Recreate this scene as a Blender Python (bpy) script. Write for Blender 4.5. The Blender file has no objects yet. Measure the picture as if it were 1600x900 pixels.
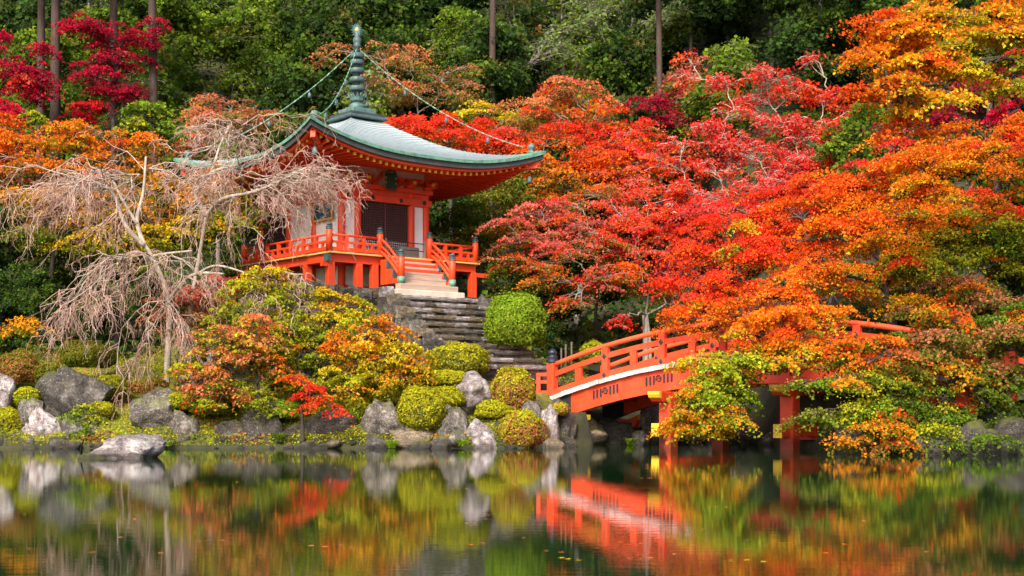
import bpy, bmesh, math, random
import numpy as np
from mathutils import Vector, Matrix, noise

# ------------------------------------------------------------------ camera, sky, sun, exposure
SC = bpy.context.scene
C = SC.collection
F, HOR, EYE = 2200.0, 640.0, 1.4          # focal length and horizon row in photo pixels, eye height over the water
cd = bpy.data.cameras.new('camera'); cam = bpy.data.objects.new('camera', cd); C.objects.link(cam)
cam.location = (0, 0, EYE); cam.rotation_euler = (math.radians(90), 0, 0)
cd.sensor_width = 36; cd.lens = F / 1600 * 36; cd.shift_y = (HOR - 450) / 1600
cd.clip_start = 0.1; cd.clip_end = 1000
SC.camera = cam
SUN_EL, SUN_AZ = math.radians(42), math.radians(198)   # azimuth clockwise from +Y: behind the camera, a little to its left
w = bpy.data.worlds.new('World'); SC.world = w; w.use_nodes = True
nt = w.node_tree; nt.nodes.clear()
sky = nt.nodes.new('ShaderNodeTexSky'); sky.sky_type = 'NISHITA'; sky.sun_disc = False
sky.sun_elevation = SUN_EL; sky.sun_rotation = SUN_AZ; sky.air_density = 0.8; sky.dust_density = 4.0; sky.ozone_density = 0.6
bg = nt.nodes.new('ShaderNodeBackground'); bg.inputs[1].default_value = 0.15
wo = nt.nodes.new('ShaderNodeOutputWorld')
nt.links.new(sky.outputs[0], bg.inputs[0]); nt.links.new(bg.outputs[0], wo.inputs[0])
sl = bpy.data.lights.new('sun', 'SUN'); sl.energy = 2.5; sl.angle = math.radians(11.0); sl.color = (1, 0.94, 0.84)
so = bpy.data.objects.new('sun', sl); C.objects.link(so)
sd = Vector((math.sin(SUN_AZ) * math.cos(SUN_EL), math.cos(SUN_AZ) * math.cos(SUN_EL), math.sin(SUN_EL)))
so.rotation_euler = sd.to_track_quat('Z', 'Y').to_euler(); so.location = sd * 100
vs = SC.view_settings; vs.view_transform = 'Standard'; vs.look = 'None'; vs.gamma = 1; vs.exposure = 1.08
SC.cycles.max_bounces = 6; SC.cycles.diffuse_bounces = 3; SC.cycles.glossy_bounces = 3
SC.cycles.transmission_bounces = 3; SC.cycles.transparent_max_bounces = 4
SC.cycles.use_denoising = True

def P(px, py, Y):                          # a photo pixel at distance Y
    return Vector(((px - 800) / F * Y, Y, EYE + (HOR - py) / F * Y))

# ------------------------------------------------------------------ materials
MATS = {}
def nodes(name):
    m = bpy.data.materials.new(name); m.use_nodes = True; MATS[name] = m
    t = m.node_tree; b = t.nodes['Principled BSDF']
    return m, t, b
def ramp(t, fac, stops):
    r = t.nodes.new('ShaderNodeValToRGB'); e = r.color_ramp.elements
    while len(e) < len(stops): e.new(0.5)
    for i, (p, c) in enumerate(stops): e[i].position = p; e[i].color = (*c, 1)
    t.links.new(fac, r.inputs[0]); return r.outputs[0]
def tex(t, kind, scale, detail=4, rough=0.6, coord='Object', stretch=None):
    co = t.nodes.new('ShaderNodeTexCoord'); src = co.outputs[coord]
    if stretch:
        mp = t.nodes.new('ShaderNodeMapping'); mp.inputs['Scale'].default_value = stretch
        t.links.new(src, mp.inputs[0]); src = mp.outputs[0]
    n = t.nodes.new('ShaderNodeTex' + kind); t.links.new(src, n.inputs['Vector'])
    n.inputs['Scale'].default_value = scale
    if kind == 'Noise':
        n.inputs['Detail'].default_value = detail; n.inputs['Roughness'].default_value = rough
    return n
def mixc(t, fac, a, b, mode='MIX'):
    m = t.nodes.new('ShaderNodeMix'); m.data_type = 'RGBA'; m.blend_type = mode
    for s, v in ((m.inputs['Factor'], fac), (m.inputs[6], a), (m.inputs[7], b)):
        if isinstance(v, (int, float)): s.default_value = v
        elif isinstance(v, tuple): s.default_value = (*v, 1)
        else: t.links.new(v, s)
    return m.outputs[2]
def bump(t, b, h, strength, dist=0.03):
    n = t.nodes.new('ShaderNodeBump'); n.inputs['Strength'].default_value = strength; n.inputs['Distance'].default_value = dist
    t.links.new(h, n.inputs['Height']); t.links.new(n.outputs[0], b.inputs['Normal'])
def paint(name, col, dark, rough=0.45, scale=3.0, stretch=(1, 1, 0.25), amount=0.6, bs=0.15, spec=0.4, worn=0):
    m, t, b = nodes(name)
    n = tex(t, 'Noise', scale, 6, 0.65, stretch=stretch)
    n2 = tex(t, 'Noise', scale * 9, 3, 0.6)
    f = ramp(t, n.outputs['Fac'], [(0.42, (0, 0, 0)), (0.75, (amount,) * 3)])
    c = mixc(t, f, col, dark)
    f2 = ramp(t, n2.outputs['Fac'], [(0.5, (0, 0, 0)), (0.8, (amount * 0.5,) * 3)])
    c = mixc(t, f2, c, dark)
    if worn:
        n3 = tex(t, 'Noise', 1.1, 7, 0.7, stretch=(1, 1, 0.5)); n4 = tex(t, 'Noise', 22, 4, 0.7, stretch=(1, 1, 0.3))
        c = mixc(t, ramp(t, n3.outputs['Fac'], [(0.45, (0, 0, 0)), (0.72, (worn,) * 3)]), c, tuple(0.88 * x + 0.12 * y for x, y in zip(col, (0.75, 0.42, 0.30))))
        c = mixc(t, ramp(t, n4.outputs['Fac'], [(0.60, (0, 0, 0)), (0.72, (worn * 0.8,) * 3)]), c, tuple(0.35 * x for x in col))
        ge = t.nodes.new('ShaderNodeNewGeometry'); sx = t.nodes.new('ShaderNodeSeparateXYZ'); t.links.new(ge.outputs['Position'], sx.inputs[0])
        ad = t.nodes.new('ShaderNodeMath'); ad.operation = 'MULTIPLY_ADD'; ad.inputs[1].default_value = -0.5; t.links.new(n.outputs['Fac'], ad.inputs[0]); t.links.new(sx.outputs[2], ad.inputs[2])
        c = mixc(t, ramp(t, ad.outputs[0], [(0.0, (0.75,) * 3), (0.3, (0, 0, 0))]), c, (0.05, 0.025, 0.015))   # damp line over the water
    t.links.new(c, b.inputs['Base Color']); b.inputs['Roughness'].default_value = rough
    b.inputs['Specular IOR Level'].default_value = spec
    bump(t, b, n2.outputs['Fac'], bs, 0.01); return m
paint('vermilion', (0.76, 0.060, 0.010), (0.48, 0.035, 0.010), 0.5, worn=0.5)
paint('bridge_red', (0.74, 0.058, 0.012), (0.46, 0.05, 0.02), 0.5, worn=0.8)
paint('bridge_rail', (0.78, 0.10, 0.03), (0.55, 0.09, 0.04), 0.42, worn=0.7)
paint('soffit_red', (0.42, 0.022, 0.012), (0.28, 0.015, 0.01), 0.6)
paint('yellow_paint', (0.78, 0.50, 0.03), (0.5, 0.28, 0.03), 0.5)
paint('plaster', (0.86, 0.84, 0.82), (0.60, 0.53, 0.48), 0.85, 1.4, (1, 1, 0.5), 0.5, 0.1, 0.2)
paint('pink_plaster', (0.74, 0.50, 0.42), (0.55, 0.36, 0.30), 0.85, 1.4, (1, 1, 1), 0.5, 0.1, 0.2)
paint('lattice_wood', (0.10, 0.035, 0.03), (0.05, 0.018, 0.016), 0.6)
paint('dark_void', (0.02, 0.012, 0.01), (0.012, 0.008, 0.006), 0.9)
paint('black_iron', (0.022, 0.022, 0.026), (0.05, 0.05, 0.05), 0.5)
paint('blue_black', (0.018, 0.022, 0.04), (0.05, 0.055, 0.07), 0.35, amount=0.5)
paint('patina', (0.10, 0.19, 0.17), (0.035, 0.06, 0.055), 0.55, 4, (1, 1, 1), 0.9)
paint('patina_dark', (0.045, 0.075, 0.08), (0.11, 0.2, 0.17), 0.5, 5, (1, 1, 1), 0.7)
paint('verdigris', (0.13, 0.30, 0.21), (0.035, 0.06, 0.05), 0.55, 5, (1, 1, 1), 1.0)
paint('copper_lip', (0.24, 0.29, 0.30), (0.13, 0.17, 0.165), 0.5, 6, (1, 1, 1), 0.8)
paint('dark_shingle', (0.035, 0.04, 0.04), (0.07, 0.09, 0.075), 0.7, 3, (1, 1, 3), 0.8)
paint('teal_board', (0.015, 0.07, 0.085), (0.01, 0.03, 0.035), 0.4)
paint('green_board', (0.01, 0.09, 0.05), (0.008, 0.035, 0.025), 0.4)
paint('gold', (0.6, 0.33, 0.07), (0.35, 0.18, 0.04), 0.4)
paint('deck_edge', (0.66, 0.42, 0.12), (0.42, 0.25, 0.09), 0.6)
paint('step_wood', (0.46, 0.33, 0.25), (0.28, 0.19, 0.14), 0.7, 4, (0.3, 2, 2), 0.8)
paint('white_board', (0.74, 0.72, 0.70), (0.38, 0.36, 0.35), 0.7, 3, (1, 1, 1), 0.8)
paint('worn_board', (0.50, 0.47, 0.45), (0.26, 0.24, 0.23), 0.75, 3, (1, 1, 1), 0.9)
paint('grey_wood', (0.16, 0.14, 0.13), (0.09, 0.08, 0.075), 0.7)
paint('stake_wood', (0.10, 0.075, 0.06), (0.06, 0.045, 0.035), 0.8)
paint('cut_stone', (0.58, 0.51, 0.41), (0.40, 0.33, 0.25), 0.8, 2, (1, 1, 1), 0.8, 0.3, 0.3)
# copper roof: pale blue grey with verdigris and streaks down the slope
m, t, b = nodes('copper_roof')
n1 = tex(t, 'Noise', 0.9, 6, 0.65); n2 = tex(t, 'Noise', 9, 5, 0.7, stretch=(1, 1, 5)); n3 = tex(t, 'Noise', 0.35, 3)
c = ramp(t, n2.outputs['Fac'], [(0.3, (0.30, 0.35, 0.37)), (0.55, (0.46, 0.51, 0.53)), (0.8, (0.60, 0.65, 0.67))])
f = ramp(t, n1.outputs['Fac'], [(0.48, (0, 0, 0)), (0.72, (0.5,) * 3)])
c = mixc(t, f, c, (0.28, 0.40, 0.36))
t.links.new(c, b.inputs['Base Color']); b.inputs['Roughness'].default_value = 0.42; b.inputs['Metallic'].default_value = 0.15
bump(t, b, n2.outputs['Fac'], 0.25, 0.02)
# bark
def bark(name, a, d, scale=6, stretch=(1, 1, 0.2)):
    m, t, b = nodes(name)
    n1 = tex(t, 'Noise', scale, 6, 0.7, stretch=stretch); n2 = tex(t, 'Noise', 1.3, 3)
    c = ramp(t, n1.outputs['Fac'], [(0.35, d), (0.62, a)])
    f = ramp(t, n2.outputs['Fac'], [(0.55, (0, 0, 0)), (0.75, (0.45,) * 3)])
    c = mixc(t, f, c, (0.10, 0.12, 0.05))
    t.links.new(c, b.inputs['Base Color']); b.inputs['Roughness'].default_value = 0.85
    bump(t, b, n1.outputs['Fac'], 0.7, 0.03)
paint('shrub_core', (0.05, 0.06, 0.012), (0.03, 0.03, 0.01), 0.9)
bark('bark_dark', (0.055, 0.042, 0.035), (0.018, 0.014, 0.012))
bark('bark_grey', (0.32, 0.27, 0.22), (0.12, 0.10, 0.08))
bark('bark_pale', (0.44, 0.37, 0.30), (0.20, 0.155, 0.12))
bark('bark_cedar', (0.075, 0.04, 0.03), (0.03, 0.018, 0.014), 8, (2, 2, 0.12))
m, t, b = nodes('cherry_twig')
n1 = tex(t, 'Noise', 1.2, 3); c = ramp(t, n1.outputs['Fac'], [(0.35, (0.34, 0.18, 0.13)), (0.65, (0.56, 0.39, 0.31))])
t.links.new(c, b.inputs['Base Color']); b.inputs['Roughness'].default_value = 0.7
# leaves: the colour of each leaf is stored on its face
m, t, b = nodes('leaf')
at = t.nodes.new('ShaderNodeAttribute'); at.attribute_name = 'col'
t.links.new(at.outputs['Color'], b.inputs['Base Color']); b.inputs['Roughness'].default_value = 0.6
b.inputs['Specular IOR Level'].default_value = 0.06
tr = t.nodes.new('ShaderNodeBsdfTranslucent'); t.links.new(at.outputs['Color'], tr.inputs['Color'])
mx = t.nodes.new('ShaderNodeMixShader'); mx.inputs[0].default_value = 0.45
out = t.nodes['Material Output']
t.links.new(b.outputs[0], mx.inputs[1]); t.links.new(tr.outputs[0], mx.inputs[2]); t.links.new(mx.outputs[0], out.inputs[0])
# rocks
def rock_mat(name, cols, lichen, moss, vein):
    m, t, b = nodes(name)
    oi = t.nodes.new('ShaderNodeObjectInfo')
    n1 = tex(t, 'Noise', 1.7, 8, 0.68); n2 = tex(t, 'Noise', 15, 8, 0.75); n3 = tex(t, 'Noise', 3.2, 6, 0.65, stretch=(1, 1, 2.5))
    c = ramp(t, n1.outputs['Fac'], [(0.32, cols[0]), (0.5, cols[1]), (0.68, cols[2])])
    f = ramp(t, n2.outputs['Fac'], [(0.52, (0, 0, 0)), (0.70, (lichen,) * 3)])
    c = mixc(t, f, c, (0.62, 0.60, 0.56))
    f = ramp(t, n3.outputs['Fac'], [(0.52, (0, 0, 0)), (0.66, (vein,) * 3)])
    c = mixc(t, f, c, (0.05, 0.028, 0.028))
    vo = tex(t, 'Voronoi', 1.1); vo.feature = 'DISTANCE_TO_EDGE'
    wn = t.nodes.new('ShaderNodeVectorMath'); wn.operation = 'MULTIPLY_ADD'; wn.inputs[1].default_value = (1.3,) * 3
    co_ = t.nodes.new('ShaderNodeTexCoord'); t.links.new(n1.outputs['Color'], wn.inputs[0]); t.links.new(co_.outputs['Object'], wn.inputs[2]); t.links.new(wn.outputs[0], vo.inputs['Vector'])
    c = mixc(t, ramp(t, vo.outputs['Distance'], [(0.0, (0.45,) * 3), (0.03, (0, 0, 0))]), c, (0.018, 0.014, 0.012))
    n5 = tex(t, 'Noise', 30, 4, 0.7)
    c = mixc(t, 0.55, c, ramp(t, n5.outputs['Fac'], [(0.35, (0.55,) * 3), (0.65, (1.25,) * 3)]), 'MULTIPLY')
    hm = t.nodes.new('ShaderNodeMath'); hm.operation = 'MULTIPLY_ADD'; hm.inputs[1].default_value = 0.22; t.links.new(n2.outputs['Fac'], hm.inputs[0]); t.links.new(n1.outputs['Fac'], hm.inputs[2])
    hc = t.nodes.new('ShaderNodeMath'); hc.operation = 'MINIMUM'; hc.inputs[1].default_value = 0.06; t.links.new(vo.outputs['Distance'], hc.inputs[0])
    hq = t.nodes.new('ShaderNodeMath'); hq.operation = 'MULTIPLY_ADD'; hq.inputs[1].default_value = 0.9; t.links.new(hc.outputs[0], hq.inputs[0]); t.links.new(hm.outputs[0], hq.inputs[2])
    ge = t.nodes.new('ShaderNodeNewGeometry'); sx = t.nodes.new('ShaderNodeSeparateXYZ'); t.links.new(ge.outputs['Normal'], sx.inputs[0])
    ma = t.nodes.new('ShaderNodeMath'); ma.operation = 'MULTIPLY'; t.links.new(sx.outputs[2], ma.inputs[0]); t.links.new(n1.outputs['Fac'], ma.inputs[1])
    f = ramp(t, ma.outputs[0], [(0.31, (0, 0, 0)), (0.45, (moss,) * 3)])
    c = mixc(t, f, c, (0.10, 0.11, 0.012))
    hv = t.nodes.new('ShaderNodeMath'); hv.operation = 'MULTIPLY_ADD'; hv.inputs[1].default_value = 0.4 if name == 'rock_pale' else 0.9; hv.inputs[2].default_value = 1.0 if name == 'rock_pale' else 0.65
    t.links.new(oi.outputs['Random'], hv.inputs[0])
    hs = t.nodes.new('ShaderNodeHueSaturation'); t.links.new(hv.outputs[0], hs.inputs['Value']); t.links.new(c, hs.inputs['Color'])
    sp = t.nodes.new('ShaderNodeSeparateXYZ'); t.links.new(ge.outputs['Position'], sp.inputs[0])
    ad = t.nodes.new('ShaderNodeMath'); ad.operation = 'MULTIPLY_ADD'; ad.inputs[1].default_value = -0.15; t.links.new(n1.outputs['Fac'], ad.inputs[0]); t.links.new(sp.outputs[2], ad.inputs[2])
    wet = mixc(t, ramp(t, ad.outputs[0], [(0.0, (0.6,) * 3), (0.12, (0, 0, 0))]), hs.outputs[0], (0.02, 0.016, 0.010))
    t.links.new(wet, b.inputs['Base Color']); b.inputs['Roughness'].default_value = 0.72
    bump(t, b, hq.outputs[0], 1.0, 0.26)
rock_mat('rock_pale', [(0.08, 0.05, 0.05), (0.32, 0.26, 0.25), (0.82, 0.78, 0.74)], 0.8, 0.12, 0.8)
rock_mat('rock_grey', [(0.025, 0.018, 0.013), (0.095, 0.078, 0.060), (0.36, 0.32, 0.27)], 0.6, 0.75, 0.6)
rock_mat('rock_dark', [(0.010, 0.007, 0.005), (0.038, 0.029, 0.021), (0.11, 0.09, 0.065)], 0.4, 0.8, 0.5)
rock_mat('rock_ochre', [(0.05, 0.034, 0.02), (0.16, 0.115, 0.065), (0.36, 0.28, 0.18)], 0.5, 0.6, 0.7)
# ground: moss, soil and dead leaves
m, t, b = nodes('moss_ground')
n1 = tex(t, 'Noise', 0.5, 8, 0.7); n2 = tex(t, 'Noise', 6, 6, 0.7)
c = ramp(t, n1.outputs['Fac'], [(0.35, (0.04, 0.04, 0.010)), (0.5, (0.13, 0.14, 0.010)), (0.64, (0.25, 0.24, 0.02))])
f = ramp(t, n2.outputs['Fac'], [(0.5, (0, 0, 0)), (0.66, (0.8,) * 3)])
c = mixc(t, f, c, (0.06, 0.038, 0.016))
t.links.new(c, b.inputs['Base Color']); b.inputs['Roughness'].default_value = 0.95
bump(t, b, n2.outputs['Fac'], 1.0, 0.08)
m, t, b = nodes('forest_floor')
n1 = tex(t, 'Noise', 0.6, 8, 0.7)
c = ramp(t, n1.outputs['Fac'], [(0.35, (0.018, 0.014, 0.008)), (0.52, (0.035, 0.038, 0.012)), (0.68, (0.06, 0.045, 0.02))])
t.links.new(c, b.inputs['Base Color']); b.inputs['Roughness'].default_value = 1; bump(t, b, n1.outputs['Fac'], 1.0, 0.2)
# water: still and slightly rippled
m, t, b = nodes('water')
b.inputs['Base Color'].default_value = (0.006, 0.022, 0.006, 1); b.inputs['Roughness'].default_value = 0.01; b.inputs['IOR'].default_value = 1.33
b.inputs['Specular IOR Level'].default_value = 0.5
n1 = tex(t, 'Noise', 1.0, 4, 0.6, stretch=(0.9, 6.0, 1)); n2 = tex(t, 'Noise', 1.0, 2, 0.5, stretch=(0.10, 0.30, 1))
ma = t.nodes.new('ShaderNodeMath'); ma.operation = 'MULTIPLY'
t.links.new(n1.outputs['Fac'], ma.inputs[0]); t.links.new(n2.outputs['Fac'], ma.inputs[1])
bump(t, b, ma.outputs[0], 0.065, 0.025)

# ------------------------------------------------------------------ object helpers
def tag(o, label=None, cat=None, group=None, kind=None):
    for k, v in (('label', label), ('category', cat), ('group', group), ('kind', kind)):
        if v: o[k] = v
    return o
def thing(name, label, cat, loc=(0, 0, 0), rz=0, group=None):
    o = bpy.data.objects.new(name, None); o.empty_display_size = 0.3; C.objects.link(o)
    o.location = loc; o.rotation_euler = (0, 0, rz)
    return tag(o, label, cat, group)
def link(name, me, mat=None, parent=None, loc=(0, 0, 0), rot=(0, 0, 0), scale=(1, 1, 1)):
    o = bpy.data.objects.new(name, me); C.objects.link(o)
    if mat and not me.materials: me.materials.append(MATS[mat])
    o.parent = parent; o.location = loc; o.rotation_euler = rot; o.scale = scale
    return o
def copy_tree(o, parent=None):
    c = o.copy(); C.objects.link(c); c.parent = parent
    for ch in list(o.children): copy_tree(ch, c)
    return c
class MB:
    """collects boxes, beams, tubes and lathes; build() links them as one mesh object"""
    def __init__(s): s.v = []; s.f = []; s.sm = []
    def add(s, vs, fs, smooth=False):
        k = len(s.v); s.v += [tuple(x) for x in vs]; s.f += [tuple(i + k for i in f) for f in fs]; s.sm += [smooth] * len(fs); return s
    def box(s, x0, x1, y0, y1, z0, z1):
        vs = [(x, y, z) for z in (z0, z1) for y in (y0, y1) for x in (x0, x1)]
        return s.add(vs, [(0, 2, 3, 1), (4, 5, 7, 6), (0, 1, 5, 4), (2, 6, 7, 3), (0, 4, 6, 2), (1, 3, 7, 5)])
    def beam(s, a, b, wd, h, up=(0, 0, 1)):
        a, b = Vector(a), Vector(b); d = (b - a).normalized(); r = d.cross(Vector(up)).normalized() * wd / 2; u = r.cross(d).normalized() * h / 2
        vs = [p + i * r + j * u for p in (a, b) for j in (-1, 1) for i in (-1, 1)]
        return s.add(vs, [(0, 2, 3, 1), (4, 5, 7, 6), (0, 1, 5, 4), (2, 6, 7, 3), (0, 4, 6, 2), (1, 3, 7, 5)])
    def strip(s, secs):
        """a solid swept through equal quad sections"""
        n = len(secs[0]); vs = [p for q in secs for p in q]; fs = []
        for i in range(len(secs) - 1):
            for j in range(n): fs.append((i * n + j, i * n + (j + 1) % n, (i + 1) * n + (j + 1) % n, (i + 1) * n + j))
        fs += [tuple(range(n))[::-1], tuple(range((len(secs) - 1) * n, len(secs) * n))]
        return s.add(vs, fs)
    def tube(s, pts, rad, n=6, smooth=True, cap=True):
        pts = [Vector(p) for p in pts]; m = len(pts); vs = []; fs = []
        if not hasattr(rad, '__len__'): rad = [rad] * m
        ref = Vector((0.31, 0.17, 0.93))
        for i, p in enumerate(pts):
            d = (pts[min(i + 1, m - 1)] - pts[max(i - 1, 0)])
            d = d.normalized() if d.length > 1e-9 else Vector((0, 0, 1))
            q = ref if abs(d.dot(ref)) < 0.95 else Vector((1, 0, 0))
            r = d.cross(q).normalized(); u = r.cross(d)
            for k in range(n):
                a = 2 * math.pi * k / n; vs.append(p + (r * math.cos(a) + u * math.sin(a)) * rad[i])
        for i in range(m - 1):
            for k in range(n): fs.append((i * n + k, i * n + (k + 1) % n, (i + 1) * n + (k + 1) % n, (i + 1) * n + k))
        if cap and n > 2: fs += [tuple(range(n))[::-1], tuple(range((m - 1) * n, m * n))]
        return s.add(vs, fs, smooth)
    def lathe(s, prof, n=16, c=(0, 0, 0), smooth=True):
        vs = []; fs = []; m = len(prof)
        for r, z in prof:
            for k in range(n):
                a = 2 * math.pi * k / n; vs.append((c[0] + r * math.cos(a), c[1] + r * math.sin(a), c[2] + z))
        for i in range(m - 1):
            for k in range(n): fs.append((i * n + k, i * n + (k + 1) % n, (i + 1) * n + (k + 1) % n, (i + 1) * n + k))
        fs += [tuple(range(n))[::-1], tuple(range((m - 1) * n, m * n))]
        s.add(vs, fs, smooth); s.sm[-2:] = [False, False]; return s
    def mesh(s, name, off=None, bevel=0):
        v = s.v if off is None else [(x - off[0], y - off[1], z - off[2]) for x, y, z in s.v]
        me = bpy.data.meshes.new(name); me.from_pydata(v, [], s.f); me.polygons.foreach_set('use_smooth', s.sm); me.update()
        if bevel:
            bm = bmesh.new(); bm.from_mesh(me)
            es = [e for e in bm.edges if len(e.link_faces) == 2 and e.calc_face_angle(0) > 0.7]
            bmesh.ops.bevel(bm, geom=es, offset=bevel, segments=1, affect='EDGES'); bm.to_mesh(me); bm.free()
        return me
    def build(s, name, mat, parent=None, off=None, bevel=0):
        return link(name, s.mesh(name, off, bevel), mat, parent)

def raw_mesh(name, verts, loops, k, cols=None, smooth=False):
    """fast mesh of equal k-gons from numpy arrays, an optional colour for each face"""
    me = bpy.data.meshes.new(name); nv = len(verts); nf = len(loops) // k
    me.vertices.add(nv); me.vertices.foreach_set('co', np.asarray(verts, np.float32).ravel())
    me.loops.add(nf * k); me.loops.foreach_set('vertex_index', np.asarray(loops, np.int32))
    me.polygons.add(nf); me.polygons.foreach_set('loop_start', np.arange(0, nf * k, k, dtype=np.int32))
    if smooth: me.polygons.foreach_set('use_smooth', np.ones(nf, bool))
    if cols is not None:
        a = me.attributes.new('col', 'FLOAT_COLOR', 'FACE')
        a.data.foreach_set('color', np.concatenate([cols, np.ones((nf, 1))], 1).astype(np.float32).ravel())
    me.update(calc_edges=True); return me
def leaves_mesh(name, c, nrm, size, cols, rng, aspect=0.8):
    """one folded kite for each leaf"""
    n = len(c); nrm = nrm / np.linalg.norm(nrm, axis=1, keepdims=True)
    t = rng.normal(size=(n, 3)); t -= nrm * (t * nrm).sum(1, keepdims=True); t /= np.linalg.norm(t, axis=1, keepdims=True)
    b = np.cross(nrm, t); s = size[:, None]
    v = np.stack([c - t * s * 0.5, c + b * s * aspect * 0.5 - t * s * 0.05 + nrm * s * 0.12, c + t * s * 0.5, c - b * s * aspect * 0.5 - t * s * 0.05 + nrm * s * 0.12], 1).reshape(-1, 3)
    return raw_mesh(name, v, np.arange(n * 4), 4, cols)

PAL = {'crim': (0.50, 0.008, 0.036), 'red': (0.84, 0.035, 0.022), 'pink': (0.84, 0.12, 0.10), 'ora': (0.84, 0.18, 0.012), 'rora': (0.85, 0.095, 0.012),
       'yel': (0.72, 0.46, 0.016), 'yora': (0.76, 0.28, 0.014), 'yg': (0.44, 0.42, 0.018), 'g': (0.13, 0.20, 0.014), 'lg': (0.24, 0.35, 0.022), 'dg': (0.050, 0.095, 0.014),
       'ol': (0.21, 0.19, 0.018), 'sal': (0.72, 0.21, 0.085), 'br': (0.46, 0.15, 0.065), 'mg': (0.095, 0.155, 0.016), 'sg': (0.21, 0.27, 0.10), 'wine': (0.28, 0.014, 0.034), 'bg': (0.028, 0.062, 0.016), 'litter': (0.55, 0.19, 0.06)}
def jitter(col, rng, a=0.25, h=0.12):
    col = np.asarray(col, float)
    k = 1 + rng.uniform(-a, a, (len(col), 1)); j = 1 + rng.uniform(-h, h, col.shape)
    return np.clip(col * k * j, 0.002, 0.9)

# ------------------------------------------------------------------ the setting: ground, water
PC = Vector((-7.04, 64.0, 6.4)); PA = math.radians(39)          # hall: centre on its terrace, turn
PU = Vector((math.cos(PA), math.sin(PA), 0)); PV = Vector((-math.sin(PA), math.cos(PA), 0))
BR0 = Vector((1.54, 56.6, 0)); BA = math.radians(-40); BL, BW = 18.6, 3.9
BX = Vector((math.cos(BA), math.sin(BA), 0)); BY = Vector((-math.sin(BA), math.cos(BA), 0))
def shore(x):
    return np.interp(x, [-60, -20, -14, 0.6, 1.3, 1.9, 4.5, 8.5, 10.2, 11.4, 13, 18, 60], [50, 50.6, 50.7, 50.9, 52.8, 57.0, 58.8, 60.8, 57, 47, 43.6, 43, 41])
def smooth01(t): t = np.clip(t, 0, 1); return t * t * (3 - 2 * t)
ST_TOP, ST_N, ST_RISE, ST_RUN = 5.75, 11, 0.295, 0.43            # stone steps: start in front of the hall, count, rise, run
def ground(x, y):
    x = np.asarray(x, float); y = np.asarray(y, float)
    d = y - shore(x)
    z = np.interp(d, [-60, -1.5, -0.2, 0.25, 1.5, 5, 10, 16, 26, 90, 150], [-1.4, -1.2, -0.4, 0.35, 0.95, 2.6, 4.2, 5.4, 9.5, 50, 58])
    right = smooth01((x - 1.5) / 4)                              # the right-hand side rises later
    zr = np.interp(d, [-60, -1.5, -0.2, 0.25, 1.5, 5, 12, 22, 90, 150], [-1.4, -1.2, -0.4, 0.35, 0.9, 2.6, 5.5, 9.5, 50, 58])
    z = z * (1 - right) + zr * right
    lx = (x - PC.x) * PU.x + (y - PC.y) * PU.y; ly = (x - PC.x) * PV.x + (y - PC.y) * PV.y
    q = np.maximum(np.abs(lx) - 5.0, np.where(ly < 0, -ly - 4.5, ly - 6.5))
    k = 1 - smooth01(q / np.where(ly < -3.5, 1.1, 4.5))
    z = z * (1 - k) + PC.z * k
    run = -ly - ST_TOP                                           # keep the slope under the stone steps
    inside = smooth01((2.5 - np.abs(lx + 0.1)) / 0.6) * ((run > -0.4) & (run < 8))
    zs = PC.z - 0.55 - np.clip(run, 0, 9) / ST_RUN * ST_RISE
    z = np.where(inside > 0, z * (1 - inside) + np.clip(zs, 1.3, 9) * inside, z)
    tx = (x - BR0.x) * BX.x + (y - BR0.y) * BX.y; ty = (x - BR0.x) * BY.x + (y - BR0.y) * BY.y   # and the landing of the bridge
    kk = (1 - smooth01((np.abs(ty - 2) - 2.2) / 1.2)) * smooth01((tx + 3.2) / 1.2) * (1 - smooth01((tx + 0.5) / 0.6))
    z = z * (1 - kk) + 1.75 * kk
    near = smooth01((-1.5 - y) / 2)
    z = z * (1 - near) + 0.25 * near
    big = smooth01((d - 1) / 4) * (1 - k) * (1 - inside) * (1 - kk)
    z = z + big * (0.25 * np.sin(x * 0.9 + y * 0.37) * np.cos(y * 0.61 - x * 0.23) + 0.12 * np.sin(x * 2.3) * np.sin(y * 1.9))
    return z
def sheet(name, xs, ys, zf, mat):
    X, Y = np.meshgrid(xs, ys); Z = zf(X, Y)
    v = np.stack([X, Y, Z], -1).reshape(-1, 3); nx, ny = len(xs), len(ys)
    i = (np.arange(ny - 1)[:, None] * nx + np.arange(nx - 1)[None]).ravel()
    o = link(name, raw_mesh(name, v, np.stack([i, i + 1, i + 1 + nx, i + nx], 1).ravel(), 4, smooth=True), mat)
    return tag(o, kind='structure')
ys = np.concatenate([np.linspace(-90, 38, 24), np.arange(38.6, 75, 0.35), np.linspace(75.5, 230, 60)])
xs = np.concatenate([np.linspace(-140, -26, 24), np.arange(-25.5, 25.5, 0.35), np.linspace(26, 140, 24)])
bank = sheet('ground', xs, ys, ground, 'moss_ground')
bank.data.materials.append(MATS['forest_floor'])
mi = np.array([1 if (p.center.y > shore(p.center.x) + 9.5 or p.center.x > 2.2 or p.normal.z < 0.72) else 0 for p in bank.data.polygons], np.int32)
bank.data.polygons.foreach_set('material_index', mi)
wm = MB().add([(-90, -60, 0), (90, -60, 0), (90, 70, 0), (-90, 70, 0)], [(0, 1, 2, 3)])
tag(wm.build('pond_water', 'water'), kind='structure')

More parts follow.
